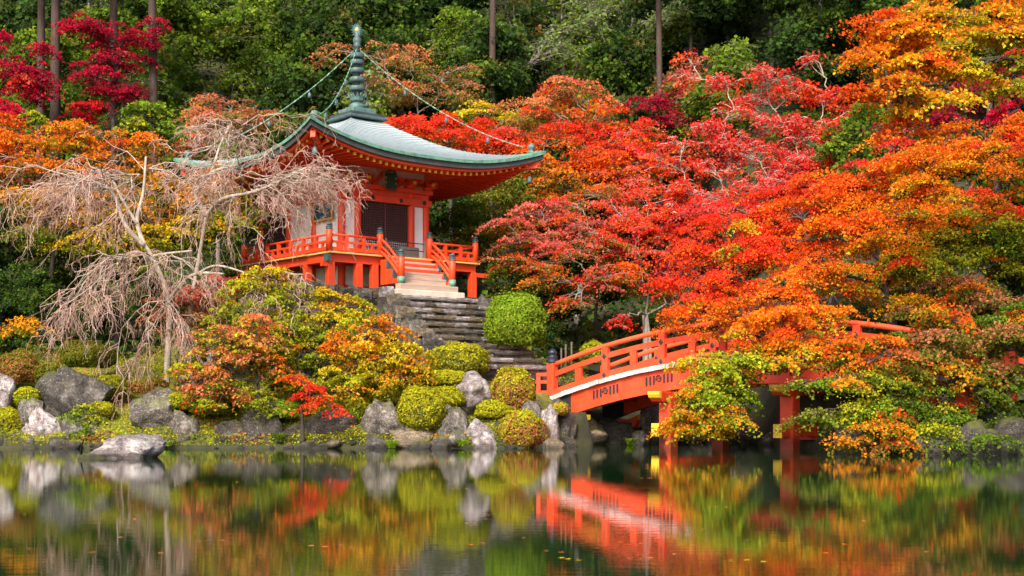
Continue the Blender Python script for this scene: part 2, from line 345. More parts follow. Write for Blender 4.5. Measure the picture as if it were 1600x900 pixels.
# ------------------------------------------------------------------ the hall (local axes: x along its front, y to the back, z up from the terrace)
hall = thing('temple_hall', 'red temple hall with white panels and curved copper roof above the stone steps', 'temple', PC, PA)
DK = 1.59; DH = 3.95; BH = 2.22                                # deck height, half widths of deck and body
def unit_box(name, mat):
    me = MB().box(-0.5, 0.5, -0.5, 0.5, 0, 1).mesh(name, bevel=0.04); me.materials.append(MATS[mat]); return me
# body: posts
postm = MB().lathe([(0.15, 0), (0.15, 1)], 14).mesh('pillar'); postm.materials.append(MATS['vermilion'])
def pillar(x, y, z0, z1, r=0.15): return link('pillar', postm, None, hall, (x, y, z0), (0, 0, 0), (r / 0.15, r / 0.15, z1 - z0))
side = [(-BH, -BH), (-1.42, -BH), (1.42, -BH), (BH, -BH), (-BH, 0), (-BH, BH), (BH, 0), (BH, BH), (-1.0, BH + 2.6), (-BH, BH + 2.6), (1.0, BH + 2.6), (BH, BH + 2.6)]
for x, y in side: pillar(x, y, 0, 5.0, 0.17)
def panel(name, x0, x1, y0, y1, z0, z1, mat): return MB().box(x0, x1, y0, y1, z0, z1).build(name, mat, hall)
fy = -BH
for sx in (-1, 1): panel('white_panel', *sorted((sx * 1.56, sx * 2.06)), fy - 0.02, fy + 0.05, DK + 0.05, 4.12, 'plaster')
for x0, x1 in ((-2.06, -1.57), (1.57, 2.06), (-1.26, -0.05), (0.05, 1.26)): panel('white_panel', x0, x1, fy - 0.02, fy + 0.05, 0.42, DK - 0.35, 'plaster')
for sx in (-1, 1):
    for y0, y1 in ((-2.05, -0.16), (0.16, 2.05)):
        panel('white_panel', sx * BH - 0.035, sx * BH + 0.035, y0, y1, DK + 0.05, 4.12, 'plaster')
        panel('white_panel', sx * BH - 0.035, sx * BH + 0.035, y0, y1, 0.42, DK - 0.35, 'plaster')
def lattice(name, W, H, n, m, white_rows, mat='lattice_wood', parent=None):
    """a lattice leaf in the xz plane, W wide and H tall, with a backing"""
    mb = MB(); bw = 0.028
    for i in range(n + 1): mb.box(-W / 2 + i * W / n - bw / 2, -W / 2 + i * W / n + bw / 2, -0.03, 0.01, 0, H)
    for j in range(m + 1): mb.box(-W / 2, W / 2, -0.035, 0.005, j * H / m - bw / 2, j * H / m + bw / 2)
    o = mb.build(name, mat, parent or hall)
    hw = H * white_rows / m
    if hw > 0: MB().box(-W / 2, W / 2, 0.015, 0.04, 0, hw).build('white_backing', 'plaster', o)
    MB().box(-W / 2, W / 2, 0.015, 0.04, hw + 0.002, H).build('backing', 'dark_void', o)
    return o
for sx in (-1, 1):
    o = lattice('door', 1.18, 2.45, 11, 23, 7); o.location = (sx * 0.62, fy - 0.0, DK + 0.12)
MB().box(-0.045, 0.045, fy - 0.08, fy - 0.03, DK + 0.12, 4.15).build('door_stile', 'lattice_wood', hall)
for sx in (-1, 1):
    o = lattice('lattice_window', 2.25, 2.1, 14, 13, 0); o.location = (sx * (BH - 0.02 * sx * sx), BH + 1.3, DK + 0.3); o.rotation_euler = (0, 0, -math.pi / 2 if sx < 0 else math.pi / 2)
panel('rear_wall', -BH, BH, BH + 2.57, BH + 2.63, 0.3, 4.9, 'plaster')
# beams round the body
def ring_beam(name, z0, z1, out, mat='vermilion', back=BH + 2.6):
    h = BH + out
    MB().box(-h, h, -h, -h + 0.2, z0, z1).build(name, mat, hall, bevel=0.012)
    for sx in (-1, 1): MB().box(*sorted((sx * h, sx * (h - 0.2))), -h + 0.202, back, z0, z1).build(name, mat, hall, bevel=0.012)
ring_beam('sill_beam', DK + 0.0, DK + 0.12, 0.10)
ring_beam('lintel_beam', 4.13, 4.42, 0.22)
ring_beam('tie_beam', 4.425, 4.66, 0.12)
ring_beam('head_beam', 4.665, 4.86, 0.26)
ring_beam('foot_beam', 0.12, 0.38, 0.08)
ring_beam('under_beam', DK - 0.36, DK - 0.05, 0.09)
for x in (-2.0, -0.75, 0.75, 2.0): MB().lathe([(0.0, 0), (0.10, 0.0), (0.08, 0.03), (0, 0.05)], 10).build('nail_cover', 'black_iron', hall).matrix_local = Matrix.Translation((x, fy - 0.225, 4.28)) @ Matrix.Rotation(math.pi / 2, 4, 'X')
# plaster band under the eaves with brackets
for (x0, x1, y0, y1) in ((-BH, BH, fy - 0.03, fy + 0.03), (-BH - 0.03, -BH + 0.03, -BH + 0.031, BH + 2.6), (BH - 0.03, BH + 0.03, -BH + 0.031, BH + 2.6)):
    panel('plaster_band', x0, x1, y0, y1, 4.862, 5.75, 'pink_plaster')
def bracket(x, y, rz):
    mb = MB(); mb.box(-0.17, 0.17, -0.17, 0.17, 4.87, 5.0); mb.box(-0.55, 0.55, -0.09, 0.09, 5.002, 5.14)
    mb.add([(-0.55, -0.09, 5.14), (-0.38, -0.09, 4.96), (0.38, -0.09, 4.96), (0.55, -0.09, 5.14), (-0.55, 0.088, 5.14), (-0.38, 0.088, 4.96), (0.38, 0.088, 4.96), (0.55, 0.088, 5.14)], [(0, 1, 2, 3), (7, 6, 5, 4)])
    for q in (-0.42, 0, 0.42): mb.box(q - 0.12, q + 0.12, -0.12, 0.12, 5.142, 5.30)
    mb.box(-0.09, 0.09, -0.5, 0.25, 5.004, 5.135)
    o = mb.build('bracket', 'vermilion', hall); o.location = (x, y, 0); o.rotation_euler = (0, 0, rz)
    MB().box(-0.085, 0.085, -0.53, -0.502, 5.0, 5.14).build('bracket_tip', 'yellow_paint', o)
for x in (-BH, -1.2, 1.2, BH): bracket(x, fy - 0.1, 0)
for y in (0, BH): bracket(-BH - 0.1, y, -math.pi / 2); bracket(BH + 0.1, y, math.pi / 2)
# carved frog-leg strut and green board over the door, plaque on the left wall
for sx in (-1, 1):
    MB().strip([[(sx * a, fy - 0.16, z - h), (sx * a, fy - 0.06, z - h), (sx * a, fy - 0.06, z + h), (sx * a, fy - 0.16, z + h)] for a, z, h in ((0.16, 5.4, 0.13), (0.34, 5.2, 0.12), (0.52, 4.98, 0.1), (0.72, 4.92, 0.05))]).build('strut', 'vermilion', hall)
MB().box(-0.2, 0.2, fy - 0.55, fy - 0.5, 4.72, 5.42).build('name_board', 'green_board', hall).rotation_euler = (0, 0, 0)
nb = MB()
for k in range(28):
    a = 2 * math.pi * k / 28; r = 0.045 + 0.02 * (k % 2)
    nb.lathe([(r, -0.03), (r, 0.03)], 6, (0.27 * math.copysign(abs(math.cos(a)) ** 0.5, math.cos(a)), fy - 0.52, 5.07 + 0.42 * math.copysign(abs(math.sin(a)) ** 0.5, math.sin(a))))
nb.build('board_frame', 'green_board', hall)
pq = MB().box(-BH - 0.24, -BH - 0.20, -1.75, -0.32, 3.35, 4.02).build('plaque', 'teal_board', hall)
MB().box(-BH - 0.26, -BH - 0.2, -1.82, -1.752, 3.28, 4.09).box(-BH - 0.26, -BH - 0.2, -0.318, -0.25, 3.28, 4.09).box(-BH - 0.26, -BH - 0.2, -1.75, -0.32, 4.022, 4.09).box(-BH - 0.26, -BH - 0.2, -1.75, -0.32, 3.28, 3.348).build('plaque_frame', 'gold', pq)

# deck: boards, edge beams, legs
bw = DH * 2 / 30
dbm = MB().box(-bw / 2 + 0.004, bw / 2 - 0.004, 0, 1, 0, 0.07).mesh('deck_board'); dbm.materials.append(MATS['deck_edge'])
for i in range(30):
    x = -DH + bw * (i + 0.5)
    link('deck_board', dbm, None, hall, (x, -DH - 0.08, DK - 0.07), (0, 0, 0), (1, DH - BH + 0.02, 1))
n = 34; bl = (BH + 3.6) / n
for i in range(n):
    for sx in (-1, 1):
        link('deck_board', dbm, None, hall, (sx * (DH + 0.08), -BH + bl * (i + 0.5), DK - 0.07), (0, 0, sx * math.pi / 2), (bl / bw, DH - BH + 0.02, 1))
h = DH - 0.1
MB().box(-h, h, -h, -h + 0.24, DK - 0.42, DK - 0.075).build('edge_beam', 'vermilion', hall, bevel=0.012)
for sx in (-1, 1): MB().box(*sorted((sx * h, sx * (h - 0.24))), -h + 0.242, 3.55, DK - 0.42, DK - 0.075).build('edge_beam', 'vermilion', hall, bevel=0.012)
MB().box(h + 0.0, h + 0.75, -h + 0.02, -h + 0.22, DK - 0.62, DK - 0.43).box(-h - 0.3, -h, -h + 0.02, -h + 0.22, DK - 0.62, DK - 0.43).build('nosing_beam', 'vermilion', hall)
MB().box(-h - 0.14, -h - 0.003, -h - 0.14, -h + 0.2, DK - 0.40, DK - 0.1).build('corner_cap', 'patina_dark', hall)
legm = unit_box('deck_leg', 'vermilion')
lz = -0.35
for x in (-h + 0.12, -2.35, -1.55, 1.55, 2.5, h - 0.12): link('deck_leg', legm, None, hall, (x, -h + 0.12, lz), (0, 0, 0), (0.30, 0.30, DK - 0.42 - lz))
for sx in (-1, 1):
    for y in (-1.9, 0, 1.9, 3.4): link('deck_leg', legm, None, hall, (sx * (h - 0.12), y, lz), (0, 0, 0), (0.30, 0.30, DK - 0.42 - lz))
# railing
giboshi = [(0.115, 0), (0.125, 0.03), (0.118, 0.06), (0.118, 0.16), (0.128, 0.18), (0.118, 0.2), (0.075, 0.215), (0.07, 0.24), (0.105, 0.275), (0.115, 0.31), (0.085, 0.36), (0.035, 0.4), (0.0, 0.43)]
gib = MB().lathe(giboshi, 14).mesh('finial'); gib.materials.append(MATS['patina_dark'])
gibb = MB().lathe(giboshi, 16).mesh('finial'); gibb.materials.append(MATS['blue_black'])
newm = MB().lathe([(0.12, 0), (0.12, 0.98), (0.10, 1.0)], 14).mesh('newel_post'); newm.materials.append(MATS['vermilion'])
def newel(x, y, z, hgt, parent, r=1.0, cap=gib, mesh=newm, cs=1.0):
    o = link('newel_post', mesh, None, parent, (x, y, z), (0, 0, 0), (r, r, hgt))
    link('finial', cap, None, o, (0, 0, 1.0), (0, 0, 0), (cs, cs, r * cs * (0.62 if cap is gib else 0.8) / hgt))
    return o
R = DH - 0.12
def rail_run(parent, a, b, z0, posts, hgt=0.72, mat='vermilion'):
    a = Vector((*a, z0)); b = Vector((*b, z0)); u = Vector((0, 0, 1)); d = (b - a)
    MB().tube([a + u * hgt, b + u * hgt], 0.055, 8).build('top_rail', mat, parent)
    MB().beam(a + u * hgt * 0.6, b + u * hgt * 0.6, 0.09, 0.10).build('middle_rail', mat, parent, bevel=0.01)
    MB().beam(a + u * 0.13, b + u * 0.13, 0.16, 0.16).build('bottom_rail', mat, parent, bevel=0.01)
    for i in range(1, posts):
        p = a + d * i / posts
        if i % 2 == 0: MB().box(p.x - 0.07, p.x + 0.07, p.y - 0.07, p.y + 0.07, z0 + 0.211, z0 + hgt - 0.04).build('rail_post', mat, parent)
        else: MB().box(p.x - 0.05, p.x + 0.05, p.y - 0.05, p.y + 0.05, z0 + 0.211, z0 + hgt * 0.6 - 0.05).build('rail_post', mat, parent)
rail_run(hall, (-R, -R), (-1.3, -R), DK, 6); rail_run(hall, (1.3, -R), (R, -R), DK, 6)
rail_run(hall, (-R, -R), (-R, 3.5), DK, 14); rail_run(hall, (R, -R), (R, 3.5), DK, 14)
for x, y in ((-R, -R), (R, -R), (-1.3, -R), (1.3, -R), (-R, 3.5), (R, 3.5)): newel(x, y, DK, 0.92, hall, 1.15)
# wooden front stairs
SN = 5; s0, s1 = -DH - 0.09, -DH - 1.45; sh = (DK - 0.32) / SN
for i in range(SN):
    y1 = s0 - (s0 - s1) * i / SN; y2 = s0 - (s0 - s1) * (i + 1) / SN; zt = DK - sh * (i + 1) + 0.02
    MB().box(-1.22, 1.22, y2 - 0.06, y1, zt - 0.09, zt).build('stair_tread', 'step_wood', hall, bevel=0.01)
    MB().box(-1.2, 1.2, y1 - 0.05, y1 - 0.012, zt + 0.002, zt + sh - 0.09).build('stair_riser', 'step_wood' if i > 2 else 'vermilion', hall)
MB().box(-1.52, 1.52, s1 - 0.24, s1 + 0.1, -0.05, 0.275).build('stair_base', 'step_wood', hall, bevel=0.015)
for sx in (-1, 1):
    x0, x1 = sorted((sx * 1.24, sx * 1.42))
    for i in range(3):
        y1 = s0 - (s0 - s1) * i / 3; y2 = s0 - (s0 - s1) * (i + 1) / 3; zt = DK - 0.12 - (DK - 0.3) * i / 3
        MB().box(x0, x1, y2, y1 - 0.002, 0.3, zt - 0.1).build('stair_stringer', 'vermilion', hall, bevel=0.01)
        MB().box(x0 - 0.02, x1 + 0.02, y2 - 0.04, y2 - 0.002, zt - 0.5, zt - 0.08).build('stringer_cap', 'patina_dark', hall)
    o = newel(sx * 1.33, s1 - 0.06, 0.28, 1.12, hall, 1.25)
    MB().lathe([(0.128, 0), (0.128, 0.26)], 14).build('copper_shoe', 'verdigris', o)
    for zz, r, nm in ((0.74, 0.055, 'hand_rail'), (0.44, 0.05, 'hand_rail'), (0.2, 0.07, 'hand_rail')):
        pts = []
        for k in range(9):
            tt = k / 8; y = -R + (s1 - 0.06 + R) * tt; z = DK + zz - (DK - 0.32) * (tt ** 1.5 * 0.7 + 0.3 * tt) - 0.02
            pts.append((sx * 1.33, y, z))
        MB().tube(pts, r, 8).build(nm, 'vermilion', hall)
# roof
PROF_H = ([0.0, 0.12, 0.25, 0.5, 0.7, 0.85, 1.0], [8.25, 8.08, 7.60, 6.80, 6.48, 6.43, 6.57])
PROF_M = ([0.0, 0.12, 0.25, 0.5, 0.7, 0.85, 1.0], [8.25, 8.05, 7.48, 6.62, 6.12, 5.86, 5.68])
RH = 5.86
def smooth_interp(s, pr):
    xs_, ys_ = np.array(pr[0]), np.array(pr[1]); m_ = np.gradient(ys_, xs_)
    i = int(np.clip(np.searchsorted(xs_, s) - 1, 0, len(xs_) - 2)); hh = xs_[i + 1] - xs_[i]; q = (s - xs_[i]) / hh
    return (2*q**3-3*q**2+1)*ys_[i] + (q**3-2*q**2+q)*hh*m_[i] + (-2*q**3+3*q**2)*ys_[i+1] + (q**3-q**2)*hh*m_[i+1]
def roof_z(s, wv): a = smooth_interp(s, PROF_M); c_ = smooth_interp(s, PROF_H); return a + (c_ - a) * abs(wv) ** 2.6
roof = MB(); NC, NW = 34, 28
SS = [0.13 + 0.87 * (i / NC) for i in range(NC + 1)]
def bow(s, wv): return RH * s * (1 + 0.035 * abs(wv) ** 4 * s)                   # corners swing out
for q in range(4):
    rot = Matrix.Rotation(q * math.pi / 2, 3, 'Z'); vv = []; ff = []
    for i in range(NC):
        for (s, up) in ((SS[i], 0.0), (SS[i + 1], 0.045)):
            for k in range(NW + 1):
                wv = -1 + 2 * k / NW; r = bow(s, wv)
                vv.append(rot @ Vector((wv * r, -r, roof_z(s, wv) + up * 0.75)))
    for i in range(2 * NC - 1):
        for k in range(NW): a = i * (NW + 1) + k; ff.append((a, a + NW + 1, a + NW + 2, a + 1))
    roof.add(vv, ff)
ro = roof.build('roof', 'copper_roof', hall)
ro.data.materials.append(MATS['copper_lip'])                        # lip of every copper course, coloured darker in place of shading at the laps
ro.data.polygons.foreach_set('material_index', np.tile(np.repeat(np.arange(2 * NC - 1) % 2, NW), 4).astype(np.int32))
def edge_band(name, mat, o0, o1, z0, z1, parent):
    mb = MB()
    for q in range(4):
        rot = Matrix.Rotation(q * math.pi / 2, 3, 'Z'); secs = []
        for k in range(NW + 1):
            wv = -1 + 2 * k / NW; r = bow(1, wv); z = roof_z(1, wv)
            secs.append([rot @ Vector((wv * (r + a), -(r + a), z + b)) for a, b in ((o0, z0), (o1, z0), (o1, z1), (o0, z1))])
        mb.strip(secs)
    return mb.build(name, mat, parent)
edge_band('copper_edge', 'verdigris', 0.03, -0.3, -0.10, 0.03, ro)
edge_band('shingle_edge', 'dark_shingle', -0.05, -0.5, -0.33, -0.102, ro)
edge_band('eave_board', 'vermilion', -0.2, -0.6, -0.45, -0.332, ro)
sf = MB()
for q in range(4):
    rot = Matrix.Rotation(q * math.pi / 2, 3, 'Z'); vv = []; ff = []
    for i in range(9):
        s = 0.36 + 0.6 * i / 8
        for k in range(NW + 1):
            wv = -1 + 2 * k / NW; r = bow(s, wv); ze = roof_z(1, wv) - 0.34; zi = 5.86
            vv.append(rot @ Vector((wv * r, -r, zi + (ze - zi) * ((s - 0.36) / 0.6) ** 1.4)))
    for i in range(8):
        for k in range(NW): a = i * (NW + 1) + k; ff.append((a, a + 1, a + NW + 2, a + NW + 1))
    sf.add(vv, ff, True)
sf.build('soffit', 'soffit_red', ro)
rfm = MB().box(-0.055, 0.055, 0, 1, -0.13, 0).mesh('rafter'); rfm.materials.append(MATS['vermilion'])
rtm = MB().box(-0.058, 0.058, -0.012, 0.0, -0.135, 0.003).mesh('rafter_tip'); rtm.materials.append(MATS['yellow_paint'])
NR = 34
for q in range(4):
    for k in range(NR):
        wv = -0.95 + 1.9 * k / (NR - 1); r = bow(1, wv) - 0.42; x = wv * r
        ze = roof_z(1, wv) - 0.46; inner = max(2.35, abs(x) * 0.97); L = r - inner
        if L < 0.15: L = 0.15
        zi = 5.8 + (ze - 5.8) * max(0, (inner / RH - 0.36) / 0.6) ** 1.4 - 0.06
        dz = zi - ze; ln = math.hypot(L, dz)
        o = link('rafter', rfm, None, hall); o.scale = (1, ln, 1)
        M = Matrix.Rotation(q * math.pi / 2, 4, 'Z') @ Matrix.Translation((x, -r, ze)) @ Matrix.Rotation(math.atan2(dz, L), 4, 'X')
        o.location = M.translation; o.rotation_euler = M.to_euler()
        if q in (0, 3, 1): link('rafter_tip', rtm, None, o, (0, 0, 0), (0, 0, 0), (1, 1 / ln, 1))
for q in range(4):                                              # hip rafters, jewels and wind bells at the corners
    rot = Matrix.Rotation(q * math.pi / 2, 3, 'Z'); r = bow(1, 1)
    a, b_ = rot @ Vector((-2.2, -2.2, 5.45)), rot @ Vector((-r + 0.25, -r + 0.25, roof_z(1, 1) - 0.62))
    MB().beam(a, b_, 0.2, 0.26).build('hip_rafter', 'vermilion', hall)
    jr = bow(0.93, 1); jz = roof_z(0.93, 1)
    MB().lathe([(0.2, 0), (0.2, 0.08), (0.1, 0.12), (0.09, 0.17), (0.16, 0.24), (0.17, 0.32), (0.11, 0.42), (0, 0.47)], 12, rot @ Vector((-jr, -jr, jz - 0.02))).build('corner_jewel', 'patina', hall)
    MB().lathe([(0.13, 0), (0.12, 0.1), (0.10, 0.26), (0.07, 0.32), (0.012, 0.36), (0.012, 0.75)], 10, rot @ Vector((-r + 0.5, -r + 0.5, roof_z(1, 1) - 1.42))).build('wind_bell', 'patina_dark', hall)
# finial mast on the roof
def zpx(y): return EYE + (HOR - y) * 64 / F - PC.z
mast = MB().box(-1.02, 1.02, -1.02, 1.02, zpx(190), zpx(186)).build('mast_base', 'patina_dark', hall, bevel=0.03)
MB().box(-0.9, 0.9, -0.9, 0.9, zpx(186) + 0.002, zpx(181)).build('base_step', 'dark_shingle', mast)
MB().box(-0.62, 0.62, -0.62, 0.62, zpx(181) + 0.002, zpx(172)).build('base_box', 'patina', mast, bevel=0.03)
MB().lathe([(0.36, zpx(172)), (0.36, zpx(166)), (0.30, zpx(163)), (0.2, zpx(161))], 18).build('inverted_bowl', 'patina', mast)
shaft = MB().lathe([(0.13, zpx(162)), (0.13, zpx(75)), (0.17, zpx(74)), (0.17, zpx(70)), (0.14, zpx(69)), (0.19, zpx(66)), (0.19, zpx(60)), (0.13, zpx(59)), (0.15, zpx(52)), (0.13, zpx(50))], 14).build('mast_shaft', 'patina_dark', hall)
for k in range(12):
    a = 2 * math.pi * k / 12; ca, sa = math.cos(a), math.sin(a); pb = MB()
    pb.strip([[(r * ca - hw * sa, r * sa + hw * ca, zpx(yy)), (r * ca + hw * sa, r * sa - hw * ca, zpx(yy)), ((r - 0.03) * ca + hw * sa, (r - 0.03) * sa - hw * ca, zpx(yy)), ((r - 0.03) * ca - hw * sa, (r - 0.03) * sa + hw * ca, zpx(yy))] for r, hw, yy in ((0.2, 0.05, 161), (0.3, 0.09, 158), (0.33, 0.09, 154), (0.4, 0.05, 150), (0.44, 0.01, 147))])
    pb.build('lotus_petal', 'patina', mast)
for k, yy in enumerate((139, 125, 111, 98, 87.5)):
    r = 0.36 - 0.012 * k; z = zpx(yy)
    ring = MB().lathe([(0.2, z - 0.09), (r - 0.03, z - 0.10), (r, z - 0.06), (r, z + 0.08), (r - 0.04, z + 0.11), (0.2, z + 0.09)], 20).build('mast_ring', 'patina_dark', shaft)
MB().lathe([(0.0, zpx(51)), (0.13, zpx(50.5)), (0.15, zpx(47.5)), (0.10, zpx(44)), (0, zpx(42))], 14).build('jewel', 'gold', shaft)
fl = MB()
for k in range(14):
    a = math.pi * (-0.25 + 1.5 * k / 13); z = zpx(48)
    for e in (Vector((1, 0, 0)), Vector((0, 1, 0))):
        d = e * math.cos(a) + Vector((0, 0, math.sin(a))); q = Vector((0, 0, z)); sd_ = e.cross(Vector((0, 0, 1))) * 0.03; wd = (e * -math.sin(a) + Vector((0, 0, math.cos(a)))) * 0.05
        fl.add([q + d * 0.13 + wd + sd_, q + d * 0.13 - wd + sd_, q + d * (0.34 + 0.05 * (k % 2)), q + d * 0.13 - wd - sd_, q + d * 0.13 + wd - sd_], [(0, 1, 2), (1, 3, 2), (3, 4, 2), (4, 0, 2), (0, 4, 3, 1)])
fl.build('flame_halo', 'patina', shaft)
for q in range(4):
    rot = Matrix.Rotation(q * math.pi / 2, 3, 'Z'); a = Vector((0, 0, zpx(74))); e = rot @ Vector((-5.35, -5.35, roof_z(0.93, 1) + 0.30)); pts = []
    for k in range(25):
        tt = k / 24; p = a.lerp(e, tt); p.z -= 1.15 * 4 * tt * (1 - tt) * 0.55; pts.append(p)
    mb = MB()
    for k in range(24):
        p0, p1 = pts[k], pts[k + 1]
        for hf in range(2): mb.beam(p0.lerp(p1, hf / 2), p0.lerp(p1, (hf + 0.9) / 2), 0.05 if hf else 0.025, 0.025 if hf else 0.05)
    ch = mb.build('chain', 'verdigris', hall)
    for tt in (0.3, 0.58, 0.8):
        p = pts[int(tt * 24)]
        MB().lathe([(0.085, -0.34), (0.08, -0.26), (0.065, -0.15), (0.03, -0.11), (0.008, -0.1), (0.008, -0.02)], 8, p).build('chain_bell', 'patina_dark', ch)
def hallp(x, y, z): return PC + PU * x + PV * y + Vector((0, 0, z))
# loose things on the deck
ob = thing('offering_box', 'dark grey wooden offering box before the lattice doors', 'box', hallp(0.55, -3.15, DK + 0.005), PA)
MB().box(-0.5, 0.5, -0.25, 0.25, 0.06, 0.5).build('case', 'grey_wood', ob, bevel=0.015)
for k in range(8): MB().box(-0.47, 0.47, -0.23 + k * 0.06, -0.2 + k * 0.06, 0.502, 0.53).build('slat', 'grey_wood', ob)
for sx in (-0.4, 0.4): MB().box(sx - 0.06, sx + 0.06, -0.24, 0.24, 0, 0.058).build('foot', 'grey_wood', ob)
bf = thing('deck_barrier', 'thin dark barrier with two bars across the top of the wooden stairs', 'barrier', hallp(0.25, -3.72, DK + 0.005), PA)
for x in (-1.2, 0.85): MB().box(x - 0.05, x + 0.05, -0.05, 0.05, 0, 0.78).build('post', 'grey_wood', bf, bevel=0.01)
for z in (0.34, 0.66): MB().tube([(-1.15, 0, z), (0.8, 0, z)], 0.022, 6).build('bar', 'black_iron', bf)

# ------------------------------------------------------------------ stones: shared rough blocks
random.seed(4)
def rough_block(seed, rnd=0.35, amp=0.10):
    bm = bmesh.new(); bmesh.ops.create_cube(bm, size=1); bmesh.ops.subdivide_edges(bm, edges=bm.edges[:], cuts=1, use_grid_fill=True)
    for v in bm.verts:
        q = v.co.normalized() * 0.56; v.co = v.co.lerp(q, rnd * 0.5)
        v.co += Vector(noise.noise_vector(v.co * 2.1 + Vector((seed * 7.3, seed, 0)))) * amp
    me = bpy.data.meshes.new('stone'); bm.to_mesh(me); bm.free(); return me
ROUGH = {k: [] for k in ('rock_pale', 'rock_grey', 'rock_dark', 'rock_ochre')}
for k in ROUGH:
    for s in range(5): me = rough_block(s + len(k)); me.materials.append(MATS[k]); ROUGH[k].append(me)
def pick(ws): return random.choice(ROUGH[random.choices(('rock_pale', 'rock_grey', 'rock_dark', 'rock_ochre'), ws)[0]])
stairs = thing('stone_stairs', 'weathered stone steps climbing from the bridge to the red hall', 'stairs', hallp(0, -ST_TOP, -0.12), PA)
MB().box(-1.75, 1.75, -0.12 + 0.05, 0.66, -0.30, 0.14).build('threshold_slab', 'cut_stone', stairs, bevel=0.03)
for i in range(ST_N):
    y = -0.30 - i * ST_RUN; z = -0.16 - i * ST_RISE; x = -1.95 - 0.05 * random.random() + 0.02 * i; xe = 2.05 + 0.35 * max(0, i - 6) / 4 + 0.1 * random.random()
    if i in (0, 1): xe += 0.1
    for lip in (0, 1):                                            # risers, then the worn treads over them
        xx = x + (0.12 if lip else 0)
        while xx < xe - 0.15:
            wd = random.uniform(0.4, 0.75) * (1.0 if i < 6 else 1.5) * (1.25 if lip else 1); wd = min(wd, xe - xx)
            if xe - xx - wd < 0.25: wd = xe - xx
            hh = 0.135 if lip else ST_RISE + 0.3
            link('tread_stone' if lip else 'stone', pick((4, 1.5, 0, 2.5)) if lip else pick((1.6, 3, 0.8, 2.5)), None, stairs, (xx + wd / 2, y + (-0.075 if lip else 0.03) + random.uniform(-0.035, 0.035), z - (0.0 if lip else 0.09) - hh / 2 + random.uniform(-0.015, 0.015)), (random.uniform(-0.02, 0.02), random.uniform(-0.02, 0.02), random.uniform(-0.04, 0.04)), (wd * 1.03, ST_RUN * (1.35 if lip else 1.3), hh * (1.25 if lip else 1)))
            xx += wd
wall = thing('retaining_wall', 'dry stone retaining wall left of the steps below the hall deck', 'wall', hallp(-3.6, -5.1, -2.2), PA)
for row in range(6):
    x = -2.6 + random.uniform(0, 0.3); hh = 0.46
    while x < 1.75:
        wd = random.uniform(0.32, 0.85)
        link('stone', pick((0.8, 3, 2.6, 1.6)), None, wall, (x + wd / 2, -0.5 + row * 0.14 + random.uniform(-0.10, 0.08), row * 0.40 + 0.05 + random.uniform(-0.07, 0.07)), (random.uniform(-0.25, 0.25), random.uniform(-0.3, 0.3), random.uniform(-0.2, 0.2)), (wd * 1.02, 0.62, hh * random.uniform(0.8, 1.15)))
        x += wd

for i in range(ST_N):                                           # the flank of the steps
    for lay in range(3):
        link('stone', pick((1.4, 3, 1.6, 1.6)), None, wall, (1.25 + random.uniform(-0.12, 0.08) - 0.12 * lay, 5.1 - ST_TOP - 0.25 - i * ST_RUN + random.uniform(-0.1, 0.1), 2.1 - i * ST_RISE - 0.1 - lay * 0.42), (random.uniform(-0.25, 0.25), random.uniform(-0.2, 0.2), random.uniform(-0.3, 0.3)), (random.uniform(0.5, 0.7), random.uniform(0.36, 0.56), random.uniform(0.36, 0.52)))

# ------------------------------------------------------------------ the bridge (local x along it from the left end, y to the far side, z over the water)
bridge = thing('arched_bridge', 'arched vermilion footbridge with railings crossing the pond', 'bridge', BR0, BA)
def bz(s): return 3.34 - 1.44 * ((s - BL / 2) / (BL / 2)) ** 2     # top of the deck edge
def bslope(s): return -2 * 1.44 * (s - BL / 2) / (BL / 2) ** 2
brd = MB().box(-0.5, 0.5, 0, 1, -0.17, 0).mesh('deck_board'); brd.materials.append(MATS['white_board']); brd2 = brd.copy(); brd2.materials.clear(); brd2.materials.append(MATS['worn_board'])
NB = 72
for i in range(NB):
    s = -0.1 + (BL + 0.2) * (i + 0.5) / NB
    link('deck_board', brd if random.random() < 0.7 else brd2, None, bridge, (s, -0.16 + random.uniform(-0.025, 0.025), bz(s) + random.uniform(-0.006, 0.006)), (0, -math.atan(bslope(s)), 0), ((BL + 0.2) / NB * 0.91 * math.hypot(1, bslope(s)), BW + 0.32, 1))
def girder(name, y0, y1, z0, z1, sa, sb, mat, parent=bridge, n=40, taper=0):
    secs = []
    for i in range(n + 1):
        s = sa + (sb - sa) * i / n; z = bz(s)
        secs.append([(s, y0, z + z0), (s, y1, z + z0), (s, y1, z + z1), (s, y0, z + z1)])
    return MB().strip(secs).build(name, mat, parent)
